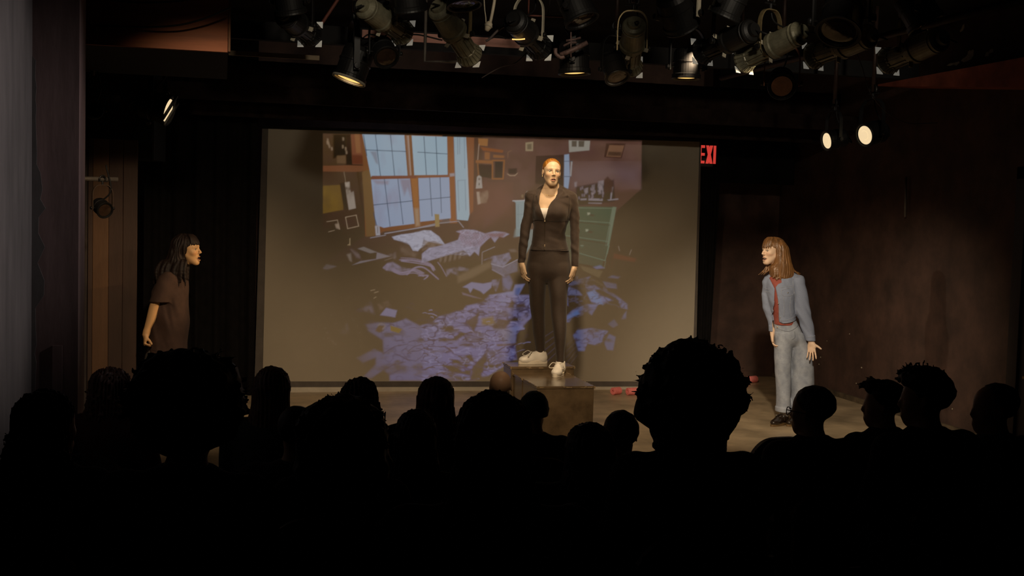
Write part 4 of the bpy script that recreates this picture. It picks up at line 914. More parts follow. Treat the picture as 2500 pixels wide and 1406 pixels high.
# leggings
f = A.field((-.25, -.2, .02), (.3, .24, 1.06)); figure(f, .0015, ('hips', 'legs'))
f.build('leggings', M_leg, R0)
# jacket
f = A.field(lo, hi)
wr_l = folds(.005, 26, 3, 1.8); 
f.loft(torso, .02, .004, lambda X, Y, Z: .004*vnoise(X*12, Y*12, Z*34+X*10), p=2.3)
trap(f, .011)
for c, r in bust: f.ell(c, np.array(r)+.005, .035)
for arm in (armL, armR): f.loft(arm, .02, .001, lambda X, Y, Z: .005*vnoise(X*14+5, Y*14, Z*30+X*18+3))
f.ell(A.L(1297, 478, .005), (.044, .048, .044), .03); f.ell(A.L(1393, 481, .005), (.044, .048, .044), .03)
# stand collar turned down at the front
for pts in (((1327, 456, .045), (1319, 464, -.012), (1314, 480, -.062), (1316, 492, -.085)), ((1364, 455, .045), (1371, 463, -.012), (1372, 474, -.06), (1362, 482, -.078)), ((1327, 456, .045), (1345, 452, .062), (1364, 455, .045))):
    P = [A.L(*p) for p in pts]; f.chain([np.array(p) for p in curve_pts(P, 5)], .0105, .008)
for a, b, c in (((1371, 466, -.03), (1384, 478, -.062), (1360, 485, -.09)), ((1319, 468, -.03), (1313, 478, -.06), (1316, 496, -.088))):
    f.chain([A.L(*a), A.L(*b), A.L(*c)], [.013, .009, .007], .012)
V = [(1333, 445), (1322.5, 462), (1317.5, 478), (1315.5, 496), (1320, 512), (1329.3, 537), (1334, 522), (1338.5, 505), (1345, 494), (1355, 484), (1361, 472), (1362, 458), (1358, 445)]
f.cutpoly(A.poly(V, -.05), ymax=.01)
f.cone(A.L(1346, 466, -.008), A.L(1346, 440, -.01), .050, .060, .006, True)
jf = f; jk = f.build('jacket', M_jkt, R0)
M_zip = mat('dark_zip', hexc(70, 58, 46), .5, .3); M_chrome = mat('zip_metal', hexc(190, 170, 140), .3, .9)
zl = []
for k in range(30):
    py = 537+(611-537)*k/29; l = A.L(1329.2-.4*k/29, py); y = jf.surf(l[0], l[2])
    if y: zl.append((l[0], y-.001, l[2]))
MB().tube(zl, .0035, 6).build('zipper', M_zip, jk, True)
MB().rbox((-.004, -.004, -.014), (.004, .001, .002), .0015, Matrix.Translation(Vector(zl[0])+Vector((0, -.004, 0)))).build('zip_pull', M_chrome, jk)
MB().rbox((-.004, -.004, -.012), (.004, .001, .006), .0015, Matrix.Translation(Vector(zl[-6])+Vector((0, -.004, 0)))).build('zip_pull', M_chrome, jk)
M_seam = mat('black_seam', hexc(34, 26, 20), .8)
for pts in ([(1299,540),(1313,537),(1329,538.5)], [(1329,538.5),(1352,541),(1386,541)], [(1303,476),(1301,500),(1303,533)], [(1389,481),(1388,505),(1385,536)], [(1296,608.5),(1312,609.5),(1328,609.8),(1350,609.5),(1386,608)]):
    seam(A, jf, pts, .0017, 'seam', M_seam, jk, lift=.0004)
# hair: drawn back tight into a low knot
f = A.field(hc-np.array([.14, .14, .16]), hc+np.array([.14, .17, .16]), .0032)
Ph = lambda x, y, z: hc+hs*(hR@np.array([x, y, z], float))
gro = lambda X, Y, Z: .0010*np.sin((X*hR[0,0]+Y*hR[1,0]+Z*hR[2,0]-hc@hR[:,0])*420)
f.ell(Ph(0, -.018, .036), np.array((.0745, .0965, .0845))*hs, .01, hR, disp=gro); f.ell(Ph(0, .020, .040), np.array((.0630, .060, .0610))*hs, .02, hR, disp=gro)
f.ell(Ph(0, -.112, .02), np.array((.036, .03, .036))*hs, .012)
def fcut(X, Y, Z):
    q = [((X-hc[0])*hR[0, i]+(Y-hc[1])*hR[1, i]+(Z-hc[2])*hR[2, i])/hs for i in range(3)]
    line = np.interp(q[2], [-.06, -.02, .02, .05, .075, .09, .12], [-.01, .022, .046, .056, .060, .068, .2])+0*q[0]
    line = line-np.maximum(np.abs(q[0])-.045, 0)*.25
    return np.maximum(q[1]-line, -.035-q[2]-np.maximum(-q[1]-.02, 0)*.9)
f.clip(fcut); f.build('hair', mat('ginger_hair', hexc(150, 98, 34), .42, var=.35, scale=60, stretch=(1, .2, 1), spec=.6), R0)
M_gold = mat('gold', hexc(255, 214, 140), .2, 1.0, var=.03)
for g in (-1, 1):
    p = Ph(g*.074, -.002, -.036); MB().lathe([(.0005, -.0055), (.004, -.004), (.0055, 0), (.004, .004), (.0005, .0055)], 12, Matrix.Translation(Vector(p))).build('earring', M_gold, R0, True)
nk = [A.L(1330+16*(1-cos(t*pi)), 473+5.5*sin(t*pi), 0) for t in np.linspace(0, 1, 18)]
bodyf = A.field((-.12, -.2, 1.3), (.2, .1, 1.5)); figure(bodyf, -.013, ('torso',)); bodyf.cone(A.L(1346, 478, .02), A.L(1346.5, 446, .0), .058, .0475, .035)
nk = [(p[0], (bodyf.surf(p[0], p[2]) or -.05)-.001, p[2]) for p in nk]
MB().tube(nk, .0013, 6).build('necklace', M_gold, R0, True)
# white sneakers
M_snk = mat('white_leather', hexc(244, 236, 222), .55, var=.06, scale=25, bump=.05); M_sole = mat('cream_rubber', hexc(240, 228, 206), .7, var=.06); M_lace = mat('white_lace', hexc(232, 224, 208), .85, var=.06)
for q, dv, base, Ls in (((1321, 868, .14), (-.93, -.36), .05, .238), ((1368, 888, -.10), (-.24, -.97), .0, .25)):
    an = A.L(*q); dd = unit([*dv, 0]); heel = np.array([an[0], an[1], base])-dd*.05
    f = Field(heel+np.array([-.34, -.34, -.0]), heel+np.array([.12, .12, .17]), .0036)
    P_, R_ = shoe_sdf(f, heel, dv, Ls, .098, .034, .039); f.clip(lambda X, Y, Z: heel[2]+.012-Z+0*X+0*Y)
    f.cone(P_(.046, 0, .07), P_(.043, 0, .17), .033, .036, .004, True)
    sh = f.build('sneaker', M_snk, R0); sole(P_, Ls, .041, .001, .024, 'sole', M_sole, sh)
    lc = MB()
    for k in range(5):
        a = .115+.022*k; z = .088-.0125*k
        lc.tube([P_(a-.004, -.024, z-.012), P_(a, -.012, z), P_(a+.004, 0, z+.004), P_(a, .012, z), P_(a-.004, .024, z-.012)], .003, 6)
    lc.build('laces', M_lace, sh, True)
    for g in (-1, 1):
        lp = curve_pts([P_(.13, 0, .088), P_(.15, g*.04, .10), P_(.185, g*.06, .07), P_(.165, g*.035, .062), P_(.135, 0, .086)], 6)
        MB().tube(lp, .0028, 6).build('lace_loop', M_lace, sh, True)
A_C = A
# ============ woman in denim, leaning in from the right
A = Actor('laughing woman in pale denim jacket and wide jeans leaning forward', 4.655, 9.12, 0, .0046)
R0 = A.root
M_denim = mat('pale_denim', hexc(128, 136, 158), .85, var=.06, scale=320, bump=.12, bscale=300, col2=hexc(144, 151, 171))
M_jeans = mat('faded_jeans', hexc(146, 152, 166), .85, var=.12, scale=14, bump=.2, bscale=220, col2=hexc(172, 176, 186))
torso = A.st([(664,1893,1928,.03,.05),(672,1882,1936,.02,.075),(684,1873,1942,.01,.105),(705,1872,1942,.0,.125),(730,1875,1939,-.005,.13),(755,1882,1938,-.005,.122),(775,1887,1940,0,.118),(792,1888,1944,0,.120)])
hips = A.st([(770,1890,1938,.005,.10),(785,1889,1945,.005,.112),(800,1890,1953,.005,.120),(815,1891,1960,.005,.122),(828,1892,1966,.005,.112),(840,1900,1962,.005,.08),(848,1915,1950,.005,.04)])
legL = A.st([(812,1891,1936,.0,.105),(840,1890.5,1934,.0,.100),(870,1890.5,1932,.0,.094),(900,1892,1930.5,.0,.090),(950,1895,1929.5,.0,.084),(980,1895,1929,.0,.084),(1004,1894,1929,.0,.086)])
legR = A.st([(812,1930,1962,.02,.105),(840,1930.5,1972,.02,.105),(876,1931,1984,.02,.102),(910,1931,1987,.02,.098),(950,1931,1986,.02,.092),(980,1930.5,1982,.02,.088),(1008,1930,1979,.02,.088)])
armF = A.st([(678,1868,1892,.04,.045),(690,1862,1887,.04,.05),(720,1860.5,1884,.04,.05),(745,1862,1882,.035,.046),(770,1868,1885,.03,.042),(790,1875,1891,.02,.038),(809,1878,1892,.01,.034)])
armN = A.st([(678,1932,1958,-.03,.05),(690,1931,1964,-.035,.058),(705,1932,1969,-.04,.060),(720,1934,1972,-.045,.060),(745,1938,1976,-.05,.056),(769,1943,1981,-.055,.052),(793,1953,1986,-.06,.048),(815,1962,1989,-.065,.043),(832,1969,1990,-.07,.038)])
hc = A.L(1886, 613, -.005); hs = .97; hR = frame((-.90, -.40, .03), (-.05, .0, 1))
lo, hi = (-.27, -.24, -.01), (.32, .22, 1.66)
f = A.field(lo, hi)
for q, o in ((torso, -.016), (hips, -.014), (legL, -.03), (legR, -.03), (armF, -.014), (armN, -.016)): f.loft(q, .02, o)
f.cone(A.L(1902, 690, .02), A.L(1893, 640, .01), .056, .046, .03); f.cone(A.L(1932, 680, .0), A.L(1900, 662, .02), .04, .04, .04)
head_sdf(f, hc, hR, hs, mouth=.5, smile=1.2)
hand_sdf(f, A.L(1980.5, 834, -.075), (.02, -.25, -1), (-.6, -.8, 0), (.85, -.35, .15), (8, 14, 12), .16, (.9, .55, .15), .93)
hand_sdf(f, A.L(1886, 811, .005), (.0, -.2, -1), (.8, .5, 0), (-.4, -.9, 0), (20, 35, 25), .05, (.3, .9, -.1), .88)
for q in ((1914, 1004, .0), (1952, 1010, .03)):
    p = A.L(*q); p[2] = .10; e = np.array([p[0], p[1], .045]); f.cone(p+np.array([0, 0, .08]), e, .034, .030, .02); f.cone(e, e+np.array([-.068, -.073, -.018]), .026, .020, .02)
f.build('body', M_skin, R0, head_color(hc, hR, hs, hexc(232, 196, 166), hexc(180, 110, 96), hexc(92, 62, 36), .5, 1.2))
eyes(R0, hc, hR, hs, (.06, .04, .025), (0, 1, 0)); teeth(R0, hc, hR, hs, .5, 1.2)
# red top
f = A.field((-.2, -.2, .7), (.2, .2, 1.35)); f.loft(torso, .02, -.006, p=2.2); f.clip(lambda X, Y, Z: Z-A.L(1895, 674)[2]+0*X+0*Y)
f.build('top', mat('dull_red_knit', hexc(150, 74, 62), .8, var=.12, scale=40), R0)
# jeans
f = A.field((-.27, -.2, .04), (.3, .22, .95))
dj = lambda X, Y, Z: .004*vnoise(X*10, Y*10, Z*16+2)+.003*vnoise(X*24, Y*24, Z*10)
f.loft(hips, .02, .0); f.loft(legL, .018, .0, dj); f.loft(legR, .018, .0, dj)
zc = A.L(1915, 996)[2]; f.loft([(zc-.028, *legL[-1][1:3], legL[-1][3]+.002, .089), (zc+.012, *legL[-1][1:3], legL[-1][3]+.002, .089)], .002, .003); f.loft([(zc-.04, *legR[-1][1:3], legR[-1][3]+.002, .091), (zc-.002, *legR[-1][1:3], legR[-1][3]+.002, .091)], .002, .003)
jf = f; jn = f.build('jeans', M_jeans, R0)
M_st2 = mat('denim_edge_stitching', hexc(152, 155, 166), .85, var=.2, scale=200)
M_st = mat('pale_stitching', hexc(150, 150, 156), .8); M_dk = mat('denim_dark_seam', hexc(92, 94, 104), .9)  # jeans seams are a darker grey than the cloth
for pts in ([(1893,800),(1915,806),(1932,800),(1945,792)], [(1932,806),(1933,820),(1926,826)], [(1972,852),(1978,880),(1980,930),(1976,990)]): seam(A, jf, pts, .0017, 'seam', M_dk, jn)
MB().lathe([(.0005, -.003), (.006, -.003), (.007, 0), (.005, .002), (.0005, .003)], 14, Matrix.Translation(Vector((A.L(1895, 797)[0], (jf.surf(*A.L(1895, 797)[[0, 2]]) or -.1)-.001, A.L(1895, 797)[2]))) @ Matrix.Rotation(pi/2, 4, 'X')).build('button', mat('copper_button', hexc(200, 170, 130), .35, .9), jn, True)
# jacket
f = A.field(lo, hi); dk = lambda X, Y, Z: .0055*vnoise(X*13, Y*13, Z*22+X*16+7)+.002*vnoise(X*40, Y*40, Z*40)
f.loft(torso, .02, .006, dk, p=2.2)
f.loft(armF, .02, .0, lambda X, Y, Z: .007*vnoise(X*14, Y*14, Z*28+X*20)); f.loft(armN, .02, .0, lambda X, Y, Z: .010*vnoise(X*11+3, Y*11, Z*24+X*32+1)*np.clip((1.16-Z)*4, .25, 1))
f.ell(A.L(1951, 684, -.025), (.045, .055, .045), .03); f.ell(A.L(1877, 685, .04), (.04, .045, .04), .03); f.cone(A.L(1932, 678, .0), A.L(1906, 664, .03), .048, .045, .03); f.cone(A.L(1885, 679, .03), A.L(1896, 668, .03), .035, .035, .03)
hemz = A.L(1910, 776)[2]
for q, dz in ((armF, .0), (armN, .0)):
    e = sorted(q)[0]; f.loft([(e[0], e[1], e[2], e[3]+.003, e[4]+.003), (e[0]+.05, sorted(q)[1][1]*.45+e[1]*.55, e[2], e[3]+.004, e[4]+.004)], .003)
# open front, sloped hem
f.cutpoly(A.poly([(1894,664),(1876,672),(1880,690),(1885,704),(1884,722),(1884,745),(1885,770),(1886,800),(1898,800),(1897,787),(1895,765),(1893,740),(1889.5,716),(1887,700),(1893,692),(1902,688),(1902,664)]), ymax=.0)
f.cutpoly(A.poly([(1880,778),(1887,783),(1897,784),(1905,787),(1920,785),(1942.5,778),(1946,777),(1950,800),(1930,812),(1885,812)]), ymax=-.045)
f.cutpoly(A.poly([(1885,783),(1942,779),(1942,812),(1885,812)]), ymax=.2, ymin=-.045)
kf = f; jk = f.build('jacket', M_denim, R0)
for pts in ([(1899,706),(1914,702),(1929,700.5),(1930,713),(1923,718),(1908,719.5),(1900,716),(1899,706)], [(1898,700),(1914,697),(1928,696)], [(1930,684),(1930,700),(1934,722),(1938,750),(1941,770)], [(1900,779),(1915,777.5),(1941,769)], [(1904,786),(1920,784),(1942,777)], [(1890,716),(1894,740),(1896,765),(1900,783)], [(1903,722),(1906,745),(1905,770)], [(1922,722),(1920,745),(1924,770)], [(1867,704),(1874,706)], [(1867,712),(1874,712)], [(1944,672),(1932,680),(1929,690)], [(1962,820),(1975,819),(1989,815)]):
    seam(A, kf, pts, .0019, 'seam', M_st2, jk, lift=.0006)
for px, py in ((1892.5,738),(1894,755),(1897.5,772),(1914.5,712)):
    l = A.L(px, py); y = kf.surf(l[0], l[2])
    if y is not None: MB().lathe([(.0005, -.002), (.0055, -.002), (.006, 0), (.004, .002), (.0005, .0025)], 12, Matrix.Translation((l[0], y-.001, l[2])) @ Matrix.Rotation(pi/2, 4, 'X')).build('button', mat('steel_button', hexc(190, 186, 178), .35, .9), jk, True)
# hair: fringe and shoulder-length sides
Ph = lambda x, y, z: hc+hs*(hR@np.array([x, y, z], float))
f = A.field(hc-np.array([.22, .22, .34]), hc+np.array([.30, .22, .18]), .0042)
hair_mass(f, A, hc, hR, hs, ((0, -.022, .036), (.080, .101, .089)), ((0, .022, .050), (.061, .060, .052)),
    [(588,1893,1910,.0,.04),(596,1884,1919,.0,.068),(605,1877,1925,.0,.080),(620,1872,1928,.0,.085),(640,1876,1932,.0,.09),(658,1878,1937,.0,.092),(672,1880,1938,.0,.09),(686,1884,1934,-.005,.085)],
    [-.35, -.14, -.10, -.02, .022, .03, .045, .06], [.03, .02, .004, .008, .020, .045, .09, .4], .03, .0035, 44, 3)
rs = np.random.RandomState(2)
for k in range(22):                                                    # loose ends over the shoulders
    p = A.L(1888+44*rs.rand(), 655, -.075+.03*rs.rand()); f.chain([np.array(q) for q in curve_pts([p, p+np.array([.004, -.008, -.05]), p+np.array([.01+.02*rs.randn(), -.01, -.085-.03*rs.rand()])], 3)], np.linspace(.006, .0025, 7), .008)
for k in range(9):
    p = A.L(1930, 645, -.03+.02*k*.5); f.chain([np.array(q) for q in curve_pts([p, p+np.array([.03, 0, -.05]), p+np.array([.06+.04*rs.rand(), 0, -.075-.03*rs.rand()])], 3)], np.linspace(.010, .003, 7), .006)
for k in range(16):                                                    # fringe
    x0 = -.056+.112*k/15+.003*rs.randn(); b_ = 7*x0*x0; f.chain([np.array(q) for q in curve_pts([Ph(x0*.6, .030, .116), Ph(x0*.85, .062-b_*.5, .094), Ph(x0, .080-b_, .066), Ph(x0*1.04, .0885-b_*1.2, .040), Ph(x0*1.06+.003*rs.randn(), .090-b_*1.3, .026-.016*rs.rand())], 3)], np.linspace(.0065, .0025, 13), .006)
for dx in (-.02, .0, .02): p = A.L(1880, 650, -.02); f.chain([p+np.array([dx*.3, .03, .02]), p+np.array([-.03+dx, .02, -.04]), p+np.array([-.075+dx, .0, -.075])], [.008, .006, .003], .005)
f.build('hair', mat('brown_hair', hexc(122, 84, 48), .42, var=.45, scale=50, stretch=(1, 1, .12), spec=.6), R0)
# black strap shoes and white socks
M_shoe = mat('black_patent', hexc(40, 30, 22), .25, var=.1, spec=.7); M_sock = mat('white_sock', hexc(214, 204, 196), .9)
for q, dv in (((1914, 1004, .0), (-.68, -.73)), ((1952, 1010, .03), (-.68, -.73))):
    an = A.L(*q); heel = np.array([an[0], an[1], 0])-unit([*dv, 0])*.05
    f = Field(heel+np.array([-.33, -.25, 0]), heel+np.array([.1, .15, .14]), .0042); P_, R_ = shoe_sdf(f, heel, dv, .245, .05, .028, .036)
    f.clip(lambda X, Y, Z: .014-Z+0*X+0*Y); f.ell(P_(.10, 0, .10), (.065, .026, .05), .008, R_, True); sh = f.build('shoe', M_shoe, R0); sole(P_, .245, .038, .001, .018, 'sole', mat('brown_sole', hexc(110, 84, 50), .6), sh)
    MB().tube(curve_pts([P_(.10, -.04, .04), P_(.102, -.028, .075), P_(.104, 0, .088), P_(.102, .028, .075), P_(.10, .04, .04)], 4), .006, 8).build('strap', M_shoe, sh, True)
    MB().rbox((-.009, -.004, -.009), (.009, .004, .009), .002, Matrix.Translation(Vector(P_(.108, -.034 if dv[0] else 0, .075)))).build('buckle', mat('silver_buckle', hexc(230, 226, 214), .2, 1.0), sh)
    MB().tube([P_(.055, 0, .04), P_(.055, 0, .14)], .039, 16).build('sock', M_sock, R0, True)

# ============ dark-haired woman leaning in from the left
w0 = atd(405, 1000, 9.55); A = Actor('dark-haired woman in oversized brown shirt leaning forward with clenched fist', float(w0[0]), float(w0[1]), 0, .0053)
R0 = A.root
torso = A.st([(662,422,444,.0,.05),(670,404,452,.0,.09),(684,388,456,.0,.13),(705,376,457,.0,.155),(740,371,457,.0,.165),(765,369,459,.0,.17),(785,368,461,.0,.17),(815,367,457,.0,.17),(840,366,452,.0,.17),(858,366,450,.0,.172)])
arm = A.st([(690,390,412,-.12,.035),(706,380,408,-.145,.042),(733,370,394,-.16,.043),(750,364,388,-.165,.040),(780,357,380,-.17,.036),(800,352,370,-.175,.031),(818,348,364,-.18,.028)])
armB = A.st([(690,412,432,.12,.035),(710,412,436,.15,.047),(745,412,434,.16,.042),(790,408,426,.16,.036),(825,402,416,.15,.028)])
hc = A.L(459, 610, .0); hs = 1.02; hR = frame((.985, -.14, .10), (-.12, 0, 1))
legs = [A.st([(850,372,412,-.07,.085),(900,370,404,-.07,.075),(950,370,398,-.06,.06),(995,374,394,-.05,.04)]), A.st([(850,402,444,.07,.085),(900,404,440,.07,.075),(950,408,436,.06,.06),(995,410,430,.05,.04)])]
lo, hi = (-.30, -.30, -.01), (.34, .30, 1.62)
f = A.field(lo, hi); f.loft(torso, .02, -.03)
for q in (arm, armB, *legs): f.loft(q, .02)
f.ell(A.L(415, 692, -.09), (.05, .05, .045), .04); f.ell(A.L(422, 690, .10), (.05, .05, .045), .04)
f.cone(A.L(428, 680, .0), A.L(447, 640, .0), .062, .05, .03); head_sdf(f, hc, hR, hs, mouth=.8)
hand_sdf(f, A.L(357, 815, -.18), (-.12, -.1, -1), (.9, .35, 0), (.35, -.9, 0), (75, 85, 60), .0, (.35, .6, -.7), .95, .6)
hand_sdf(f, A.L(409, 826, .15), (0, 0, -1), (.2, -1, 0), (.9, .2, 0), (40, 50, 40), .0, (.35, .9, -.3), .9)
for q, y in ((384, -.05), (420, .05)):
    p = A.L(q, 985, y); p[2] = .10; e = np.array([p[0], p[1], .05]); f.cone(p+np.array([0, 0, .06]), e, .037, .036, .02); f.cone(e, e+np.array([.12, -.01, -.012]), .034, .026, .02)
f.build('body', M_skin, R0, head_color(hc, hR, hs, hexc(214, 168, 118), LIP, hexc(50, 34, 26), .8)); eyes(R0, hc, hR, hs, (.04, .03, .02))
# shirt with wide short sleeves
f = A.field(lo, hi); ds = lambda X, Y, Z: .013*vnoise(X*8, Y*5, Z*7+X*9)+.006*vnoise(X*18, Y*12, Z*9+X*22)
f.loft(torso, .03, .004, ds, p=2.2); f.ell(A.L(412, 683, -.10), (.075, .075, .065), .05); f.ell(A.L(420, 684, .11), (.07, .07, .06), .05)
slv = A.st([(667,404,418,-.11,.03),(674,394,424,-.115,.05),(690,384,424,-.135,.07),(715,374,420,-.15,.075),(737,365,415,-.16,.078)]); f.loft(slv, .03, .0, lambda X, Y, Z: .005*vnoise(X*18, Y*12, Z*8))
f.loft(A.st([(672,404,436,.12,.055),(705,404,440,.14,.06),(737,400,440,.15,.06)]), .03)
f.cone(A.L(431, 672, .0), A.L(448, 640, .0), .062, .07, .01, True)
M_shirt = mat('brown_black_shirt', hexc(66, 46, 38), .9, var=.15, scale=14, bump=.1, bscale=90); sf_ = f; sho = f.build('shirt', M_shirt, R0)
for pts in ([(367,734),(390,737),(414,738.5)], [(368,845),(400,851),(430,854.5),(448,854)]): seam(A, sf_, pts, .0022, 'seam', mat('shirt_hem', hexc(54, 38, 32), .9), sho)
# pleated grey skirt trousers
f = A.field((-.3, -.3, .1), (.34, .3, .7)); pl_ = lambda X, Y, Z: .016*np.sin(X*70+Z*6+Y*30)*np.clip((.60-Z)*4, .3, 1)
f.loft(A.st([(838,368,448,.0,.155),(856,362,450,.0,.16),(880,352,456,.0,.165),(920,345,460,.0,.17),(960,342,462,.0,.172)]), .02, .0, pl_)
f.build('skirt', mat('grey_cotton', hexc(96, 88, 82), .9, var=.15, scale=20), R0)
# long dark wavy hair with a short fringe
Ph = lambda x, y, z: hc+hs*(hR@np.array([x, y, z], float))
f = A.field(hc-np.array([.34, .22, .36]), hc+np.array([.16, .22, .20]), .0048)
hair_mass(f, A, hc, hR, hs, ((0, -.026, .036), (.090, .106, .095)), ((0, .018, .052), (.062, .061, .052)),
    [(580,440,456,.0,.04),(590,428,461,.0,.075),(605,417,463,.0,.09),(625,410,462,.0,.095),(645,400,461,.0,.105),(665,388,460,.0,.115),(682,377,458,.0,.125),(700,374,452,.0,.125)],
    [-.35, -.16, -.12, -.04, .02, .036, .05, .07], [.045, .035, .01, .006, .026, .05, .09, .4], .05, .006, 30, 7)
rs = np.random.RandomState(6)
for k in range(30):                                                    # wavy ends
    p = A.L(392+64*rs.rand(), 635, -.085+.03*rs.rand()); f.chain([np.array(q) for q in curve_pts([p, p+np.array([.01*rs.randn()-.02, -.025, -.08]), p+np.array([-.03+.02*rs.randn(), -.035, -.17-.05*rs.rand()])], 4)], np.linspace(.006, .005, 9)+np.array([0,.004,.006,.007,.007,.006,.004,.002,0]), .008)
for k in range(14):
    x0 = -.056+.112*k/13+.003*rs.randn(); b_ = 7*x0*x0; f.chain([np.array(q) for q in curve_pts([Ph(x0*.6, .030, .118), Ph(x0*.85, .062-b_*.5, .096), Ph(x0, .081-b_, .070), Ph(x0*1.04, .0895-b_*1.2, .050), Ph(x0*1.06, .092-b_*1.3, .040-.010*rs.rand())], 3)], np.linspace(.007, .003, 13), .006)
f.build('hair', mat('black_brown_hair', hexc(34, 24, 21), .6, var=.4, scale=40, stretch=(1, 1, .2), spec=.25), R0)
for q, y in ((384, -.05), (420, .05)):
    p = A.L(q, 985, y); heel = np.array([p[0]-.05, p[1], 0]); f = Field(heel+np.array([-.1, -.12, 0]), heel+np.array([.33, .12, .14]), .0045)
    P_, R_ = shoe_sdf(f, heel, (.99, -.08), .25, .075); f.clip(lambda X, Y, Z: .012-Z+0*X+0*Y); sh = f.build('shoe', mat('dark_canvas', hexc(34, 30, 30), .8), R0); sole(P_, .25, .04, .001, .022, 'sole', mat('brown_sole', (0, 0, 0)), sh)
# ------------------------------------------------------------------ stage lanterns
M_can = mat('grey_black_enamel', hexc(126, 122, 102), .42, .2, var=.3, scale=14, bump=.05); M_can2 = mat('black_enamel', hexc(26, 25, 25), .5, .2, var=.3)
M_pale = mat('pale_card_glow', hexc(206, 202, 190), .8, var=.06, emit=(1, .93, .78), estr=.12); M_brass = mat('worn_strap_steel', hexc(150, 132, 96), .45, .6, var=.25, scale=30)  # pale card emission stands in for lamp spill on the frame corners
M_tab = mat('pale_tabs', hexc(184, 176, 156), .7); M_pipe = mat('dark_pipe', hexc(60, 44, 38), .55, .4, var=.35, scale=20); M_cord = mat('black_cable', hexc(16, 16, 17), .7)
def lensmat(name, col, st): return mat(name, col, .15, emit=col, estr=st, var=.02)
M_lens_off = mat('dark_glass_lens', hexc(60, 44, 34), .06, var=.3, scale=10, spec=.9); M_lens_on = lensmat('lit_lens', (1, .76, .44), .85); M_lens_amb = lensmat('amber_lit_lens', (1, .56, .16), 1.3); M_lens_cop = mat('copper_lens', hexc(120, 72, 50), .2, .2, var=.5, scale=14, emit=(1, .4, .15), estr=.008)
_mesh = {}
def once(key, fn):
    if key not in _mesh: _mesh[key] = fn()
    return _mesh[key]
def sq(b, z0, h0, z1, h1):
    v = [(-h0,-h0,z0),(h0,-h0,z0),(h0,h0,z0),(-h0,h0,z0),(-h1,-h1,z1),(h1,-h1,z1),(h1,h1,z1),(-h1,h1,z1)]
    return b.add(v, [(0,3,2,1),(4,5,6,7),(0,1,5,4),(1,2,6,5),(2,3,7,6),(3,0,4,7)])
def ers_meshes():
    d = {}
    b = MB().lathe([(.02, -.31), (.045, -.31), (.05, -.285), (.072, -.275)]+[(.082, -.262), (.082, -.252), (.078, -.25), (.078, -.236), (.083, -.234), (.083, -.224), (.079, -.222)]+[(.085, -.07), (.092, -.06), (.092, -.03), (.07, -.015)], 28); d['lamp_housing'] = b.mesh('lamp_housing')
    b = MB().lathe([(.066, -.015), (.070, -.005), (.070, .015), (.064, .02), (.064, .165), (.07, .17), (.07, .185)], 28)
    for k in range(12):
        a = 2*pi*k/12; b.box((.060, -.004, .022), (.072, .004, .164), Matrix.Rotation(a, 4, 'Z'))
    d['barrel'] = b.mesh('barrel')
    b = MB().lathe([(.064, .17), (.066, .178), (.084, .222), (.088, .23), (.088, .242), (.066, .242), (.062, .23)], 28)
    for k in range(20):
        a = 2*pi*k/20; M4 = Matrix.Rotation(a, 4, 'Z'); b.tube([M4 @ Vector((.070, 0, .176)), M4 @ Vector((.092, 0, .226))], .0045, 5)
    d['front_flange'] = b.mesh('front_flange')
    d['frame_corner'] = MB().prism([(.092, .092), (.092, .044), (.082, .048), (.070, .062), (.062, .070), (.048, .082), (.044, .092)], .004, Matrix.Translation((0, 0, .240)) @ Matrix.Rotation(pi/2, 4, 'X')).mesh('frame_corner')
    d['lens'] = MB().lathe([(.001, .236), (.05, .236), (.06, .232), (.06, .228)], 28).mesh('lens')
    d['shutter_handle'] = MB().rbox((-.016, .066, -.020), (.016, .118, -.015), .002).box((-.003, .112, -.02), (.003, .118, -.004)).mesh('shutter_handle')
    d['knob'] = MB().lathe([(.004, .085), (.004, .112), (.018, .112), (.02, .118), (.018, .130), (.004, .132)], 14, Matrix.Rotation(pi/2, 4, 'Y')).mesh('knob')
    return d
def fre_meshes(L=.21, r=.095):
    d = {}
    d['lamp_housing'] = MB().lathe([(.02, -L*.6), (r*.62, -L*.6), (r*.8, -L*.56), (r*.92, -L*.44), (r*.92, -L*.2), (r*.97, -L*.19), (r*.97, -L*.14), (r*.92, -L*.13), (r*.92, L*.2), (r, L*.22), (r, L*.36), (r*.9, L*.36), (r*.9, L*.25), (.001, L*.25)], 32).mesh('lamp_housing')
    d['lens'] = MB().lathe([(.001, L*.33), (r*.35, L*.325), (r*.36, L*.318), (r*.6, L*.312), (r*.61, L*.306), (r*.84, L*.296), (r*.86, L*.27)], 32).mesh('lens')
    d['lens_rim'] = MB().lathe([(r*.84, L*.30), (r*.87, L*.345), (r*1.0, L*.365), (r*1.03, L*.34), (r*1.0, L*.30), (r*.86, L*.28)], 32).mesh('lens_rim')
    d['knob'] = MB().lathe([(.004, r*.9), (.004, r+.03), (.016, r+.03), (.018, r+.036), (.016, r+.046), (.004, r+.047)], 14, Matrix.Rotation(pi/2, 4, 'Y')).mesh('knob')
    return d
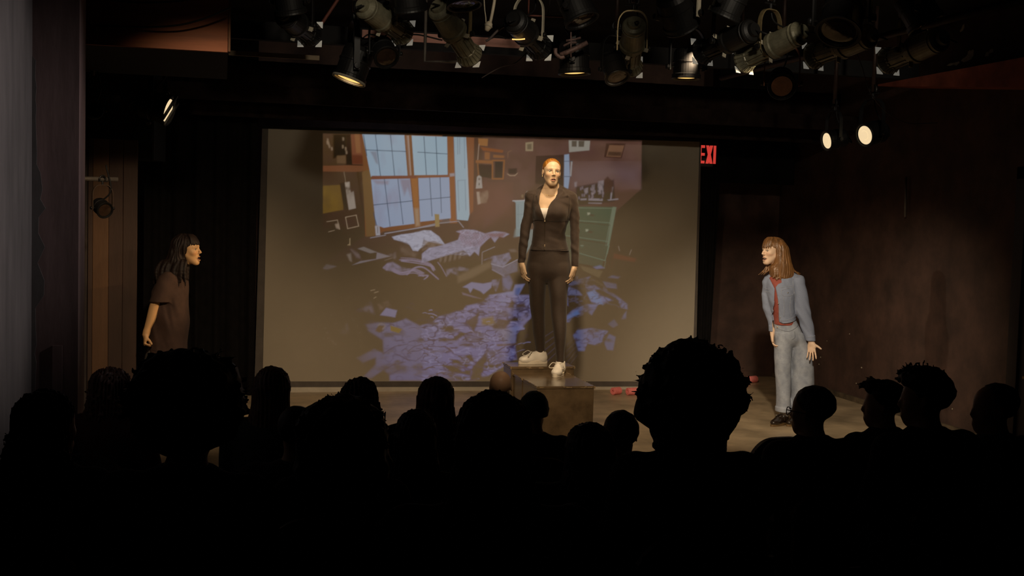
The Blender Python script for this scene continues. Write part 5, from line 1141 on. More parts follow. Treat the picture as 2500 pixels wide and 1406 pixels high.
def yoke_mesh(w, h, t=.004, d=.016):
    P = [(-w, 0, -.02), (-w, 0, h*.55), (-w*.9, 0, h*.8), (-w*.55, 0, h*.97), (0, 0, h), (w*.55, 0, h*.97), (w*.9, 0, h*.8), (w, 0, h*.55), (w, 0, -.02)]
    C_ = curve_pts(P, 4); vs = []; fs = []; n = len(C_)
    for i, p in enumerate(C_):
        tn = unit(C_[min(i+1, n-1)]-C_[max(i-1, 0)]); nr = np.array([-tn[2], 0, tn[0]])
        for a, b_ in ((-t, -d), (t, -d), (t, d), (-t, d)): q = p+nr*a; vs.append((q[0], b_, q[2]))
    for i in range(n-1):
        for k in range(4): A_ = i*4+k; B_ = i*4+(k+1) % 4; fs.append((A_, B_, B_+4, A_+4))
    fs += [(3, 2, 1, 0), tuple((n-1)*4+k for k in range(4))]
    return MB().add(vs, fs).mesh('yoke')
def clamp_mesh():
    b = MB(); arc = [(.034*cos(a), 0, .034*sin(a)) for a in np.linspace(-.6, pi+.5, 14)]
    b.tube([(0, 0, -.07), (0, 0, -.03), *[(x, 0, z+.0) for x, _, z in arc]][2:], .009, 8); b.tube([(0, 0, -.075), (0, 0, -.03)], .011, 10); b.tube([(-.06, 0, -.03), (.05, 0, -.03)], .006, 8)
    return b.mesh('clamp')
def lantern(kind, pivot, aim, label, group, housing=None, lens=None, up=.26, stem=True, scale=1.0, light=None, yoke_m=None, corners=True, louver=False, cat='stage light', zpipe=None, glow=False, roll=0.0, rim=None):
    aim = unit(aim); pan = atan2(-aim[0], aim[1]); tilt = math.asin(max(-1, min(1, aim[2])))
    t = thing('ellipsoidal_spotlight' if kind == 'ers' else 'fresnel_lantern', label, cat, pivot, 0, group)
    ms = once(kind, ers_meshes if kind == 'ers' else fre_meshes)
    RB = Matrix.Rotation(pan, 4, 'Z') @ Matrix.Rotation(tilt, 4, 'X') @ Matrix.Rotation(-pi/2, 4, 'X') @ Matrix.Rotation(roll, 4, 'Z') @ Matrix.Scale(scale, 4)
    RY = Matrix.Rotation(pan, 4, 'Z') @ Matrix.Scale(scale, 4)
    H = housing or M_can
    def put(key, m_, X=None, par=t):
        o = link(key, ms[key], m_, par); o.matrix_local = RB @ (X or Matrix()) if par is t else (X or Matrix()); return o
    hs_ = put('lamp_housing', H)
    if kind == 'ers':
        put('barrel', H); ff_ = put('front_flange', H); 
        if corners:
            for k in range(4): put('frame_corner', M_pale, Matrix.Rotation(pi/2*k, 4, 'Z'), ff_)
        put('lens', lens or M_lens_off)
        for k in (0, 1, 2, 3): put('shutter_handle', M_tab, Matrix.Rotation(pi/2*k+.3, 4, 'Z'))
    else:
        put('lens', lens or M_lens_off); put('lens_rim', rim or H)
        if louver:
            for q in (-.035, .03): o = link('louver_blade', once('blade', lambda: MB().box((-.10, -.008, .074), (.10, .008, .088)).mesh('louver_blade')), M_can2, t); o.matrix_local = RB @ Matrix.Translation((0, q, 0))
    for s in (1, -1): put('knob', M_can2, Matrix.Scale(s, 4, (1, 0, 0)))
    w = .105 if kind == 'ers' else .118
    y = link('yoke', once(('yoke', w), lambda: yoke_mesh(w, .26)), yoke_m or M_can2, t); y.matrix_local = RY
    zt = .26*scale
    c = link('clamp', once('clamp', clamp_mesh), M_can2, t); c.matrix_local = Matrix.Translation((0, 0, zt+.07*scale)) @ RY
    if stem:
        zc = ZC-pivot[2]; so = MB().tube([(0, 0, zt+.06), (0, 0, zc)], .016, 10).build('drop_pipe', M_pipe, t, True)
    cb = curve_pts([RB @ Vector((0, .0, -.30 if kind == 'ers' else -.12)), RB @ Vector((.02, .05, -.38 if kind == 'ers' else -.2)), Vector((.05, .03, zt*.7)), Vector((.02, .02, zt+.14))], 6)
    MB().tube([Vector(p) for p in cb], .006, 6).build('power_cable', M_cord, t, True)
    if glow: 
        o = link('vent_glow', once('vent', lambda: MB().tube([(-.045, 0, -.006), (-.02, 0, .0), (.0, 0, .002), (.02, 0, .0), (.045, 0, -.006)], .0045, 6).mesh('vent_glow')), M_lens_amb, t); o.matrix_local = RB @ Matrix.Translation((0, .088, -.16))
    if light:
        z = .27*scale if kind == 'ers' else .10*scale
        p = Vector(pivot)+Vector(aim)*z
        tgt, power, color, size, blend = light
        spot_light('lamp_beam', p, tgt, LP[power], color, size, blend, .05, t, g=power)
    return t
def ers_px(rear, front, D, label, scale=1.0, dz=None, **kw):
    r = atd(*rear, D); best = None
    for e in np.linspace(-.3, .8, 111):
        q = atd(*front, D+e); l = abs(np.linalg.norm(q-r)-.545*scale)
        if e >= (dz or 0) and (best is None or l < best[0]-1e-4): best = (l, q)
    a = best[1]-r; piv = r+unit(a)*.30*scale
    return lantern('ers', piv, a, label, 'ellipsoidal spotlights in the grid', scale=scale, **kw)
CEN = (2.52, 8.85, 1.75)
def K(p, c=WARM, size=26, blend=.6): return (p, c, size, blend)
ers_px((692, 34), (757, 84), 8.1, 'dark ellipsoidal spotlight beside the plywood soffit, aimed right', housing=M_can2, light=((4.62, 9.1, 1.0), 'front_right', WARM, 24, .5))
ers_px((884, 12), (984, 82), 8.0, 'grey ellipsoidal spotlight over the pink joist, aimed right', yoke_m=M_brass, light=((4.62, 9.1, 1.1), 'front_right', WARM, 26, .6))
ers_px((1068, 14), (1148, 138), 7.7, 'grey ellipsoidal spotlight beside the white hanging cable, aimed down', yoke_m=M_brass, light=(CEN, 'front_center', WARM, 26, .6))
ers_px((1252, 46), (1318, 118), 8.2, 'ellipsoidal spotlight with a pale round yoke and amber vents', yoke_m=M_tab, glow=True, housing=M_can2, scale=1.05, light=(CEN, 'front_center', WARM, 26, .6))
ers_px((1549, 55), (1538, 165), 8.2, 'ellipsoidal spotlight aimed steeply down above the blocks', yoke_m=M_brass, light=((2.47, 8.72, .55), 'steep', WARM, 19, .6))
ers_px((1842, 72), (1712, 128), 8.0, 'dark ellipsoidal spotlight next to the pale curved strap, aimed left', housing=M_can2, light=((1.2, 10.3, .0), 'front_left', WARM, 40, .9))
ers_px((1962, 76), (1812, 150), 7.9, 'grey ellipsoidal spotlight above the copper-lens fresnel, aimed left', yoke_m=M_brass, light=((-.4, 9.6, 1.2), 'front_left', WARM, 26, .7))
ers_px((2132, 84), (1984, 138), 7.7, 'ellipsoidal spotlight against the diagonal pipe, aimed left', light=((-.4, 9.6, 1.2), 'front_left', WARM, 26, .7))
ers_px((2304, 92), (2166, 150), 7.5, 'grey ellipsoidal spotlight hung below the diagonal pipe near the ledge', yoke_m=M_brass, light=((2.4, 8.9, 1.6), 'front_center', WARM, 26, .6))
GF = 'fresnel lanterns'
lantern('fre', atd(1908, 203, 8.6), (-.35, -.8, -.42), 'copper-lens fresnel lantern facing the seats', GF, M_can2, M_lens_cop, scale=1.05, yoke_m=mat('copper_strap', hexc(120, 72, 52), .4, .6))
lantern('fre', atd(938, 128, 8.4), (.15, -.75, -.6), 'round fresnel lantern tucked under the grey spotlight by the joist', GF, M_can2, M_lens_off, scale=.95)
lantern('fre', atd(862, 166, 8.6), (-.32, -.02, -.95), 'black fresnel lantern with a rim painted pale as if lit, lit amber, aimed down', GF, M_can2, M_lens_amb, scale=1.3, yoke_m=M_can2, rim=M_tab, light=((.7, 10.8, .6), 'down_left', WARM, 125, .9))  # pale rim colour paints in the light falling on the rim
lantern('fre', atd(1402, 150, 8.7), (.05, -.02, -1), 'black fresnel lantern glowing amber straight down beside the pipe clamps', GF, M_can2, M_lens_amb, scale=1.25, light=((2.62, 9.3, 0), 'down_center', WARM, 130, .7))
lantern('fre', atd(1502, 172, 8.5), (.1, -.5, -.8), 'dim fresnel lantern directly under the steep spotlight', GF, M_can2, M_lens_off, scale=.95)
lantern('fre', atd(1676, 165, 8.6), (.0, .0, -1), 'black fresnel lantern glowing amber straight down beside the pale strap', GF, M_can2, M_lens_amb, scale=1.1, light=((4.4, 9.6, .0), 'down_right', WARM, 110, .9))
lantern('fre', atd(386, 262, 9.45), (.95, -.30, -.28), 'lit side lantern with louver blades left of the screen', 'lit side lanterns', M_can2, M_lens_on, louver=True, scale=1.3, light=((4.62, 9.1, 1.1), 'side_left', (1, .84, .6), 22, .9), roll=.9)
lantern('fre', atd(2034, 341, 9.9), (-.98, -.05, -.2), 'lit side lantern right of the screen, turned away further', 'lit side lanterns', M_can2, M_lens_on, scale=.92, light=((-.35, 9.6, 1.35), 'side_right', AMBER, 14, .5))
lantern('fre', atd(2127, 326, 9.7), (-.95, -.22, -.25), 'lit side lantern right of the screen with its whole lens showing', 'lit side lanterns', M_can2, M_lens_on, scale=1.08, light=((2.45, 8.85, 1.6), 'side_right_c', AMBER, 16, .6))
GL = lantern('fre', atd(226, 268, 8.6), (.25, -.95, -.1), 'unlit fresnel lantern with a glassy bulging lens beside the maroon pier', GF, M_can2, mat('clear_glass_lens', hexc(30, 32, 34), .05, spec=1.0), scale=.72)
lantern('fre', atd(120, 146, 7.0), (.3, -.9, -.2), 'unlit black lantern above the maroon pier', GF, M_can2, M_lens_off, scale=.6)
# pale curved straps and dark lanterns high in the grid
def dark(px, py, D, aim, label, sc=1.2, **kw): return lantern('fre', atd(px, py, D), aim, label, 'dark lanterns in the grid', M_can2, M_lens_off, scale=sc, **kw)
dark(1410, 22, 8.3, (.3, -.3, -.9), 'black lantern hung beside the tangle of pipe clamps', 1.3)
dark(1655, 36, 8.2, (.5, .4, -.75), 'black lantern with a pale curved strap', 1.35, yoke_m=M_tab)
dark(2055, 48, 7.5, (-.4, -.4, -.8), 'bulky black lantern above the diagonal pipe', 1.5)
dark(2245, 30, 7.3, (.4, -.3, -.85), 'black lantern with a lit crack, above the diagonal pipe', 1.25, yoke_m=M_brass, glow=True)
dark(1780, 10, 8.0, (-.3, .3, -.9), 'black lantern between the pale strap and the copper-lens fresnel', 1.2)
dark(706, 2, 8.0, (.2, .3, -.9), 'black lantern with amber vents at the soffit corner', 1.1, glow=True)
dark(1000, -8, 7.9, (.2, .3, -.9), 'black lantern above the pink joist', 1.2)
dark(1130, -18, 7.6, (.1, -.2, -1), 'black lantern with pale flaps above the white cable', 1.2)
# pipes, clamps, cables
def pipe(P, r, label, m_=M_pipe, name='pipe', cat='pipe', group=None):
    return tag(MB().tube(P, r, 12).build(name, m_, None, True), label, cat, group)
pipe([(4.2, 4.8, 2.96), (4.2, 9.6, 2.96)], .024, 'long dark batten pipe running diagonally under the right lanterns')
for yy, e_ in ((5.6, 'seating'), (9.2, 'stage')): pipe([(4.2, yy, 2.975), (4.2, yy, ZC)], .012, 'thin hanger rod at the %s end of the diagonal pipe' % e_, group='hanger rods of the diagonal pipe', name='hanger_rod', cat='rod')
pipe([atd(860, -56, 8.8), atd(824, 0, 8.8), atd(796, 42, 8.8), atd(758, 100, 8.8)], .012, 'reddish brace pipe slanting beside the dark spotlight', mat('red_brown_pipe', hexc(110, 58, 46), .6))
pipe([np.array([*atd(1037, 150, 8.9)[:2], ZC]), atd(1037, 150, 8.9), atd(1120, 151, 8.9)], .012, 'short grey pipe below the pink joist', mat('grey_pipe', hexc(120, 112, 104), .5, .4))
pipe([np.array([*atd(1290, 38, 8.9)[:2], ZC]), atd(1290, 38, 8.9), atd(1402, 42, 8.9)], .008, 'thin rusty rod above the pipe clamps', mat('red_brown_pipe', (0, 0, 0)))
cl = thing('pipe_clamp', 'tangle of chipped pipe clamps on a short cross pipe', 'clamp', atd(1393, 110, 8.4)); M_cl = mat('chipped_clamp_paint', hexc(110, 88, 84), .6, .3, var=.5, scale=60)
def rel(px, py, D=8.4): return Vector(atd(px, py, D))-Vector(cl.location)
MB().tube([rel(1368, 134), rel(1400, 121), rel(1434, 104)], .017, 10).build('cross_pipe', M_cl, cl, True)
MB().tube(curve_pts([rel(1356, 118), rel(1358, 132), rel(1370, 140), rel(1378, 138)], 5), .014, 8).build('clamp_hook', M_cl, cl, True)
MB().tube([rel(1394, 66), rel(1394, 140)], .006, 8).build('bolt', M_cl, cl, True)
MB().tube([rel(1376, 112), rel(1394, 103), rel(1408, 104)], .008, 8).build('jaw', M_cl, cl, True)
MB().tube([rel(1382, 99), rel(1400, 97), rel(1418, 92)], .008, 8).build('jaw', M_cl, cl, True)
MB().tube([rel(1394, 66), Vector((0, 0, ZC-cl.location.z))], .008, 8).build('hanger', M_pipe, cl, True)
def cable(P, r, label, m_=M_cord, D=8.0, cat='cable'): return tag(MB().tube(curve_pts([atd(*p[:2], p[2] if len(p) > 2 else D) for p in P], 8), r, 6).build('cable', m_, None, True), label, cat)
cable([(0, 108, 6.6), (60, 164, 6.6), (110, 190, 6.6), (190, 222, 6.7)], .008, 'grey cable draped across the maroon pier', mat('grey_cable', hexc(86, 74, 72), .7))
cable([(200, 60, 7.2), (330, 66, 7.2), (430, 62, 7.2), (500, 45, 7.2), (560, 20, 7.2)], .006, 'black cable sagging across the plywood soffit', D=7.2)
cable([(270, 0, 7.2), (340, 6, 7.2), (420, 4, 7.2), (470, -3, 7.2)], .006, 'black cable looped along the top of the plywood soffit')
cable([(182, 0, 7.1), (205, 40, 7.1), (232, 78, 7.1)], .005, 'thin grey cord hanging over the soffit edge', mat('grey_cable', (0, 0, 0)))
wc = cable([(1209, -30), (1207, 0), (1202, 30), (1196, 58)], .011, 'white hanging cable with a bulbous connector', mat('white_cable', hexc(196, 184, 160), .6), 8.0)
cable([(1181, -20), (1183, 20), (1186, 45), (1186, 70)], .004, 'thin black wire beside the white hanging cable', mat('white_cable', (0, 0, 0)), 8.0)
k_ = thing('cable_connector', 'white bulbous connector on the hanging cable', 'connector', atd(1192, 64, 8.0)); MB().lathe([(.004, -.035), (.014, -.032), (.02, -.015), (.026, .0), (.024, .02), (.014, .032), (.006, .036)], 16, Matrix.Rotation(.35, 4, 'Y')).build('shell', mat('white_cable', (0, 0, 0)), k_, True); MB().lathe([(.024, -.004), (.029, -.002), (.029, .006), (.024, .008)], 16, Matrix.Rotation(.35, 4, 'Y')).build('ring', M_tab, k_, True)
cable([(1240, 58), (1215, 75), (1195, 95), (1186, 100)], .009, 'grey cable looping from the pale round yoke', mat('grey_cable', (0, 0, 0)), 8.4)
cable([(2088, 120, 8.2), (2105, 165, 8.2), (2122, 220, 8.2), (2160, 270, 8.4), (2215, 300, 8.6), (2290, 300, 8.6)], .003, 'thin wire sagging from the diagonal pipe to the right wall', mat('grey_cable', (0, 0, 0)))
cable([(q, w_, float(onY(q, w_, 9.384)@HF)) for q, w_ in ((880, 98), (905, 84), (960, 100), (1010, 84), (1080, 98))], .006, 'black cable wound along the pink joist', D=9.2)
cable([(q, w_, float(onY(q, w_, 9.384)@HF)) for q, w_ in ((1190, 98), (1215, 88), (1236, 94))], .006, 'black cable end on the pink joist')
cable([(1176, 190, 9.0), (1220, 165, 9.0), (1270, 145, 9.0), (1330, 60, 9.0), (1350, -60, 9.0)], .004, 'thin grey stay wire left of the amber lantern', mat('grey_cable', (0, 0, 0)))
pipe([onX(2212, 432, 5.97), onX(2210, 530, 5.97)], .010, 'short vertical conduit on the right wall', mat('grey_pipe', (0, 0, 0)), 'conduit')
# loudspeaker and side lantern on the left
sp = thing('loudspeaker', 'tall black loudspeaker hung high beside the louvered lantern', 'loudspeaker', atd(362, 280, 9.9), -.25); M_spk = mat('blue_black_cabinet', hexc(30, 36, 40), .6)
MB().rbox((-.13, -.02, -.38), (.06, .30, .38), .012).build('cabinet', M_spk, sp); MB().rbox((-.12, -.03, -.36), (.05, -.018, .36), .006).build('grille', mat('black_grille', hexc(18, 18, 19), .8, bump=.3, bscale=200), sp)
for z, r in ((-.18, .075), (.16, .05)): MB().lathe([(r*.3, -.012), (r, 0), (r*1.1, -.004), (r*1.1, .002), (r*.2, .004)], 24, Matrix.Translation((-.035, -.032, z)) @ Matrix.Rotation(-pi/2, 4, 'X')).build('driver', M_spk, sp, True)
MB().tube([(-.03, .15, .38), (-.03, .15, ZC-sp.location.z)], .014, 8).build('bracket', M_pipe, sp, True); MB().lathe([(.002, -.006), (.014, -.004), (.016, 0), (.012, .006), (.002, .008)], 14, Matrix.Translation((-.15, -.03, -.28)) @ Matrix.Rotation(pi/2, 4, 'X')).build('dial', M_tab, sp, True)
pa = atd(188, 437, 8.1); pb = atd(288, 438, 8.3)
pipe([(-1.3, pa[1], pa[2]), pb], .016, 'short horizontal arm pipe reaching out from the left wall', mat('grey_pipe', (0, 0, 0)), 'arm_pipe')
lantern('fre', atd(250, 508, 8.22), (.45, -.75, -.35), 'unlit lantern hanging from the arm pipe behind the maroon pier', GF, M_can2, M_lens_off, scale=.62, stem=False, yoke_m=mat('dull_brown_strap', hexc(84, 66, 54), .6, .3))
for P in ([(186,228),(191,232),(201,256),(196,256),(187,246)], [(187,262),(199,268),(196,290),(187,322)]):
    q = [Vector(atd(*p, 8.5))-Vector(GL.location) for p in P]; n = len(q); b = MB().add([tuple(v) for v in q]+[tuple(v+Vector((.003, .006, 0))) for v in q], [tuple(range(n)), tuple(range(2*n-1, n-1, -1))]+[(i, (i+1) % n, (i+1) % n+n, i+n) for i in range(n)]); b.build('barn_door_leaf', mat('olive_leaf', hexc(150, 138, 104), .6), GL)
# ------------------------------------------------------------------ the audience
def seat_figure(f, o, parts):
    if 'top' in parts:
        f.loft([(.43, 0, 0, .165, .125), (.55, 0, 0, .16, .12), (.70, 0, -.02, .15, .11), (.85, 0, -.03, .165, .115), (.96, 0, -.03, .165, .10), (1.02, 0, -.03, .11, .07), (1.05, 0, -.025, .06, .055)], .03, o)
        for g in (-1, 1):
            f.ell((g*.17, -.03, .96), np.array((.06, .062, .06))+o, .05); f.cone((g*.19, -.03, .95), (g*.225, .03, .70), .05+o, .042+o, .03); f.cone((g*.225, .03, .70), (g*.12, .25, .62), .042+o, .032+o, .02)
    if 'legs' in parts:
        f.ell((0, .0, .53), np.array((.175, .14, .09))+o, .04)
        for g in (-1, 1): f.cone((g*.09, .02, .53), (g*.12, .42, .51), .082+o, .062+o, .03); f.cone((g*.12, .42, .51), (g*.12, .45, .09), .056+o, .04+o, .03)
VAR = {}
def variant(turn):
    if turn in VAR: return VAR[turn]
    a = radians(turn); R = frame((-sin(a), cos(a), 0)); c = np.array([0, .0, 1.155]); h = .012
    f = Field((-.32, -.22, -.0), (.32, .66, 1.30), h); seat_figure(f, -.012, ('top', 'legs')); f.cone((0, -.03, .99), (0, -.012, 1.10), .056, .052, .03)
    head_sdf(f, c, R, 1.0, detail=False)
    for g in (-1, 1):
        hand_sdf(f, (g*.12, .25, .62), (-g*.3, 1, -.25), (0, -.2, -1), (-g, 0, 0), (15, 25, 20), .05, (.5, .8, -.1), .95)
        f.cone((g*.12, .45, .10), (g*.12, .45, .05), .04, .045, .02); f.cone((g*.12, .44, .05), (g*.13, .60, .038), .044, .034, .02)
    VAR[turn] = (f.build('body', M_skin, None, lambda V: np.tile(np.array([.5, .3, .19]), (len(V), 1))), c, R); return VAR[turn]
f = Field((-.34, -.24, .42), (.34, .34, 1.10), .013); seat_figure(f, .012, ('top',)); TOPM = f.build('shirt', None)
f = Field((-.34, -.24, .05), (.34, .6, .66), .013); seat_figure(f, .010, ('legs',)); LEGM = f.build('trousers', None)
f = Field((-.34, -.24, .05), (.34, .6, .66), .013)
def hairset(kind, c, R, rs):
    P = lambda x, y, z: c+R@np.array([x, y, z], float); h = .0078
    if kind in ('afro', 'bigcurl', 'bush'): h = .0105
    f = Field(c-np.array([.26, .26, .34]), c+np.array([.26, .26, .24]), h); sd = rs.rand()*20
    nz = lambda a, q: (lambda X, Y, Z: a*vnoise(X*q+sd, Y*q+sd, Z*q)+a*.5*vnoise(X*q*2.3, Y*q*2.3+sd, Z*q*2.3))
    def face(zl, yl):
        def cut(X, Y, Z):
            q = [((X-c[0])*R[0, i]+(Y-c[1])*R[1, i]+(Z-c[2])*R[2, i]) for i in range(3)]
            return q[1]-np.interp(q[2], zl, yl)+0*q[0]
        f.clip(cut)
    def frizz(cen, rad, n, l, r):
        for _ in range(n):
            d = unit(rs.randn(3)); d[2] = abs(d[2])*.9-.25; d = unit(d); p = np.array(cen)+np.array(rad)*d*.96
            f.chain([p, p+d*l*.5+rs.randn(3)*l*.3, p+d*l*.75+rs.randn(3)*l*.5], [r, r*.9, r*.6], .004)
    if kind == 'short':
        f.ell(P(0, -.02, .042), (.080, .100, .086), .01, R, disp=nz(.004, 45)); face([-.09, -.06, .0, .05, .075, .10], [-.06, -.045, .0, .055, .075, .2]); 
    elif kind == 'quiff':
        f.ell(P(0, -.02, .044), (.081, .101, .088), .01, R, disp=nz(.006, 38)); f.ell(P(0, .05, .095), (.06, .045, .035), .02, R, disp=nz(.014, 35)); face([-.09, -.06, .0, .05, .07, .08], [-.06, -.045, .0, .05, .09, .3]); frizz(P(0, .05, .095), (.06, .045, .035), 40, .022, .005)
    elif kind == 'curltop':
        f.ell(P(0, -.02, .042), (.082, .102, .088), .01, R, disp=nz(.008, 40)); f.ell(P(0, .02, .085), (.082, .085, .055), .02, R, disp=nz(.014, 40)); face([-.09, -.06, .0, .05, .06], [-.06, -.045, .0, .06, .3]); frizz(P(0, .02, .085), (.085, .088, .06), 90, .02, .005)
    elif kind in ('long', 'halfup', 'wavy'):
        g = .005 if kind != 'wavy' else .012
        comb = lambda X, Y, Z: g*np.sin(np.arctan2(Y-c[1], X-c[0])*34+4*vnoise(X*9, Y*9, Z*9+sd))
        f.ell(P(0, -.022, .038), (.083, .104, .088), .01, R, disp=comb)
        w = 1.0 if kind != 'wavy' else 1.15
        f.loft([(c[2]+.02, c[0]-R[0, 1]*.03, c[1]-R[1, 1]*.03, .084, .09), (c[2]-.06, c[0]-R[0, 1]*.035, c[1]-R[1, 1]*.035, .092*w, .085), (c[2]-.15, c[0]-R[0, 1]*.045, c[1]-R[1, 1]*.045, .108*w, .08), (c[2]-.24, c[0]-R[0, 1]*.055, c[1]-R[1, 1]*.055, .115*w, .07), (c[2]-.30, c[0]-R[0, 1]*.055, c[1]-R[1, 1]*.055, .10*w, .06)], .02, 0, comb)
        if kind == 'halfup': f.ell(P(.02, -.112, .01), (.035, .03, .045), .015, R, disp=nz(.006, 50))
        face([-.35, -.12, -.02, .03, .06, .09], [.05, .03, .012, .05, .075, .3])
        if kind == 'wavy': frizz(P(0, -.03, -.10), (.12, .10, .16), 90, .024, .005)
    elif kind in ('afro', 'bigcurl', 'bush'):
        r = {'afro': (.165, .15, .150), 'bigcurl': (.165, .155, .165), 'bush': (.165, .14, .15)}[kind]; o = {'afro': .03, 'bigcurl': .02, 'bush': -.02}[kind]
        f.ell(P(0, -.03, .04+o), r, .01, R, disp=nz(.014, 22)); 
        if kind == 'bush': f.ell(P(0, -.04, -.09), (.175, .12, .12), .04, R, disp=nz(.016, 20))
        if kind == 'bigcurl': f.ell(P(0, -.03, -.05), (.125, .11, .12), .03, R, disp=nz(.016, 24)); f.ell(P(.135, -.02, .03), (.05, .05, .04), .03, R, disp=nz(.01, 30)); f.ell(P(-.14, -.02, .0), (.045, .05, .04), .03, R, disp=nz(.01, 30))
        face([-.3, -.1, .03, .06, .1], [.02, .03, .05, .09, .4]); frizz(P(0, -.03, .04+o), r, 260, .024, .006)
    elif kind == 'beanie':
        rib = lambda X, Y, Z: .0025*np.sin(np.arctan2(Y-c[1], X-c[0])*48)
        f.ell(P(0, -.018, .045), (.088, .106, .098), .01, R, disp=rib); f.loft([(c[2]-.01, c[0]-R[0, 1]*.012, c[1]-R[1, 1]*.012, .084, .098), (c[2]+.045, c[0]-R[0, 1]*.014, c[1]-R[1, 1]*.014, .090, .106)], .004, .003, rib); f.clip(lambda X, Y, Z: c[2]-.012-Z+0*X+0*Y)
    elif kind == 'fringe':      # thin grey hair round a high forehead
        f.ell(P(0, -.022, .036), (.079, .099, .085), .01, R, disp=nz(.004, 50)); face([-.09, -.06, .0, .05, .09, .12], [-.05, -.04, -.01, .02, .03, .05])
    return f
def glasses(root, c, R):
    P = lambda x, y, z: Vector(c+R@np.array([x, y, z], float)); g_ = []; M_gl = mat('black_spectacles', hexc(18, 16, 15), .3)
    o = MB()
    for s in (-1, 1):
        o.tube([P(s*.034+.024*cos(a), .103-.006*abs(cos(a)), -.004+.018*sin(a)) for a in np.linspace(0, 2*pi, 19)], .0022, 6, False)
        o.tube([P(s*.058, .098, .004), P(s*.076, .05, .004), P(s*.080, -.01, .0), P(s*.078, -.03, -.014)], .0022, 6)
    o.tube([P(-.010, .104, .002), P(0, .107, .004), P(.010, .104, .002)], .0022, 6)
    o.build('glasses', M_gl, root, True)
def chair_parts():
    d = {}
    d['seat'] = (MB().rbox((-.22, -.20, .385), (.22, .24, .435), .02).mesh('seat'), 'pad'); 
    def back():
        n = 24; o = []
        for i in range(n+1):
            t = i/n; x = -.22+.44*t; o.append((x, .87-.10*abs(2*t-1)**3.5))
        return MB().prism([(-.20, .50)]+o+[(.20, .50)], .035, Matrix.Translation((0, -.255, 0)) @ Matrix.Rotation(radians(-0), 4, 'X')).mesh('backrest')
    d['backrest'] = (back(), 'pad')
    for k, (x, y) in enumerate(((-.2, -.19), (.2, -.19), (-.2, .21), (.2, .21))):
        P = [(x, y, .39), (x*1.05, y*1.03, 0)] if y > 0 else [(x, -.265, .80), (x, -.24, .42), (x*1.05, -.25, 0)]
        d['leg.%d' % k] = (MB().tube(P, .012, 8).mesh('leg'), 'steel')
    return d
M_pad = mat('maroon_black_vinyl', hexc(46, 26, 24), .5, var=.2); M_stl = mat('dark_steel', hexc(30, 30, 32), .4, .7); CP = chair_parts()
def chair(loc, rz, label, group='audience chairs'):
    t = thing('chair', label, 'chair', loc, rz, group)
    for k, (me, m_) in CP.items(): link(k.split('.')[0], me, M_pad if m_ == 'pad' else M_stl, t)
    return t
TIER = lambda y: next(z for y0, z in ((5.62, ZH), (4.92, -.40), (4.14, -.30), (3.45, -.12), (2.55, 0.0), (-9, .12)) if y >= y0)
HEX = {'black': hexc(22, 19, 18), 'brown': hexc(92, 66, 48), 'red': hexc(84, 52, 40), 'grey': hexc(80, 74, 70), 'green': hexc(34, 70, 46)}
TOPS = {'black': hexc(18, 18, 20), 'navy': hexc(20, 22, 30), 'green': hexc(40, 54, 46), 'grey': hexc(96, 96, 92), 'maroon': hexc(60, 26, 26)}
EX = {'afro': .065, 'bigcurl': .075, 'bush': .02, 'curltop': .03, 'quiff': .015, 'beanie': .022}
def spectator(px, py, D, kind, turn, label, top='black', hair='black', glass=False, rot=None, seed=1):
    p = atd(px, py, D); fz = TIER(p[1]); need = p[2]-fz; s = need/(1.275+EX.get(kind, .008))
    rz = atan2(-(2.5-p[0]), 9.3-p[1])*.6 if rot is None else rot
    t = thing('person', label, 'person', (p[0], p[1], fz), rz, None); t.scale = (min(max(s, .92), 1.12)*(1.12 if px in (1066, 1440) else 1),)*2+(s,)
    bo, c, R = variant(turn)
    if bo.parent is None and not bo.get('used'): bo['used'] = 1; bo.parent = t; del bo['used']; VAR[turn] = (bo, c, R); bo_ = bo
    else: bo_ = link('body', bo.data, None, t)
    link('shirt', TOPM.data, None, t).data; o = t.children[-1]
    sh = [q for q in t.children if q.name.startswith('shirt')][0]; 
    setm(sh, mat('top_'+top, TOPS[top], .9, var=.2, scale=10)); tr = link('trousers', LEGM.data, None, t); setm(tr, mat('dark_trousers', hexc(20, 20, 24), .9))
    if kind != 'bald':
        hf_ = hairset(kind, c, R, np.random.RandomState(seed)); hf_.build('beanie' if kind == 'beanie' else 'hair', mat('hair_'+hair+('_knit' if kind == 'beanie' else ''), HEX[hair], .55, var=.4, scale=50, bump=.3 if kind == 'beanie' else 0), t)
    if glass: glasses(t, c, R)
    chair((p[0], p[1], fz), rz, 'dark padded chair under the spectator '+' '.join(label.split()[2:10]).rstrip(','))
    return t
def setm(o, m_):
    if not o.data.materials: o.data.materials.append(None)
    o.material_slots[0].link = 'OBJECT'; o.material_slots[0].material = m_
S_ = 'seated spectator '
spectator(280, 897, 6.25, 'wavy', -50, S_+'with wavy reddish hair turned to the screen, below the wing flat', hair='red', top='maroon', seed=1)
spectator(668, 891, 6.0, 'long', 0, S_+'with long straight brown hair before the screen corner', 'green', 'brown', seed=2)
spectator(880, 921, 5.6, 'wavy', 0, S_+'with curly dark hair and spectacles under the projected floor', 'black', 'brown', True, seed=3)
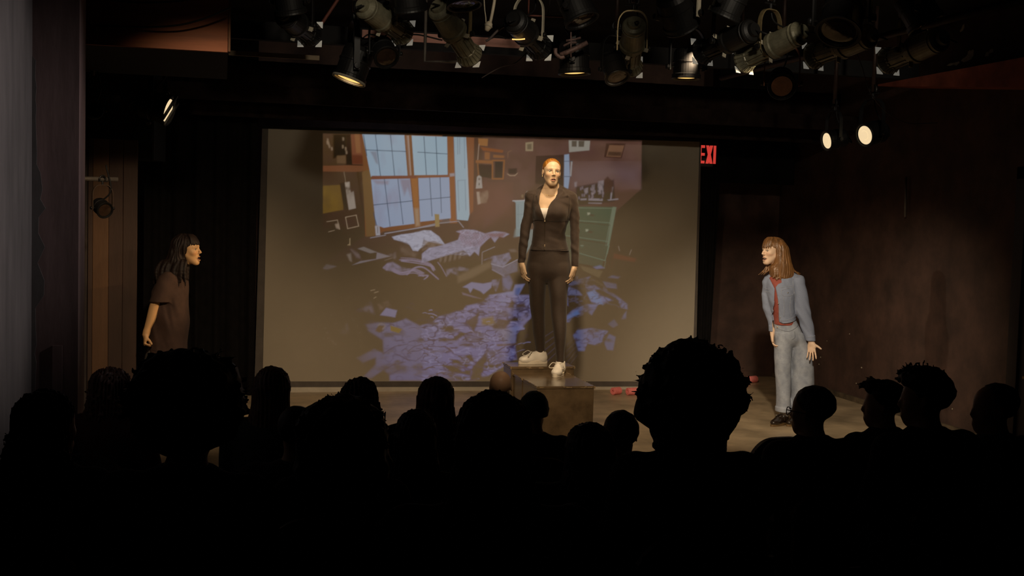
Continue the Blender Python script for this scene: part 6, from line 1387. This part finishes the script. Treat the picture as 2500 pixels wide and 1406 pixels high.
spectator(1066, 917, 6.2, 'halfup', 0, S_+'with half-up brown hair left of the bald man', 'black', 'red', seed=4)
spectator(1223, 900, 7.3, 'bald', 0, S_+'with a shiny bald head beside the blocks', 'navy', seed=5)
spectator(1304, 953, 6.5, 'beanie', 0, S_+'wearing a dark green knitted beanie', 'black', 'green', seed=6)
spectator(1516, 1000, 5.0, 'short', 0, S_+'with short dark hair between the blocks and the big curls', seed=7)
spectator(1983, 939, 5.7, 'short', 35, S_+'with short hair and thin spectacles in front of the jeans', 'black', 'black', True, seed=8)
spectator(2158, 926, 6.1, 'quiff', 50, S_+'with a tufted quiff facing left by the wall base', 'black', seed=9)
spectator(2262, 887, 5.2, 'curltop', 50, S_+'with curly hair piled on top, taller than the neighbours', 'black', 'black', seed=10)
spectator(2428, 930, 5.7, 'fringe', 70, S_+'with receding hair and pale grey shirt, face catching light', 'grey', 'grey', seed=11)
spectator(463, 878, 3.4, 'afro', 0, S_+'with a huge round afro in front of the dark-haired performer', seed=12)
spectator(120, 952, 4.2, 'wavy', -30, S_+'with loose dark hair against the grey plaster wall', seed=13)
spectator(727, 988, 4.8, 'short', 0, S_+'with short dark hair just right of the long-haired one', seed=14)
spectator(840, 985, 3.9, 'bush', 0, S_+'with a broad bushy mane in front of the bespectacled one', seed=15)
spectator(1017, 996, 4.6, 'long', 0, S_+'with smooth straight hair in front of the half-up hair', seed=16)
spectator(1205, 948, 2.65, 'long', 0, S_+'with a large smooth black head of hair in front of the bald man', seed=17)
spectator(1440, 1028, 4.2, 'long', 0, S_+'with long smooth hair in front of the foremost block', seed=18)
spectator(1688, 852, 3.85, 'bigcurl', 0, S_+'with a towering mass of black curls against the screen edge', seed=19)
for o in (TOPM, LEGM): bpy.data.objects.remove(o)
for px, D, n in ((1862, 7.3, 'empty padded chair at the stage edge, behind the woman in denim'), (2085, 7.3, 'empty padded chair between the spectacled and the quiffed spectator')):
    p = atd(px, 1060, D); chair((p[0], p[1], ZH), atan2(-(2.5-p[0]), 9.3-p[1])*.3, n, 'empty chairs at the stage edge')
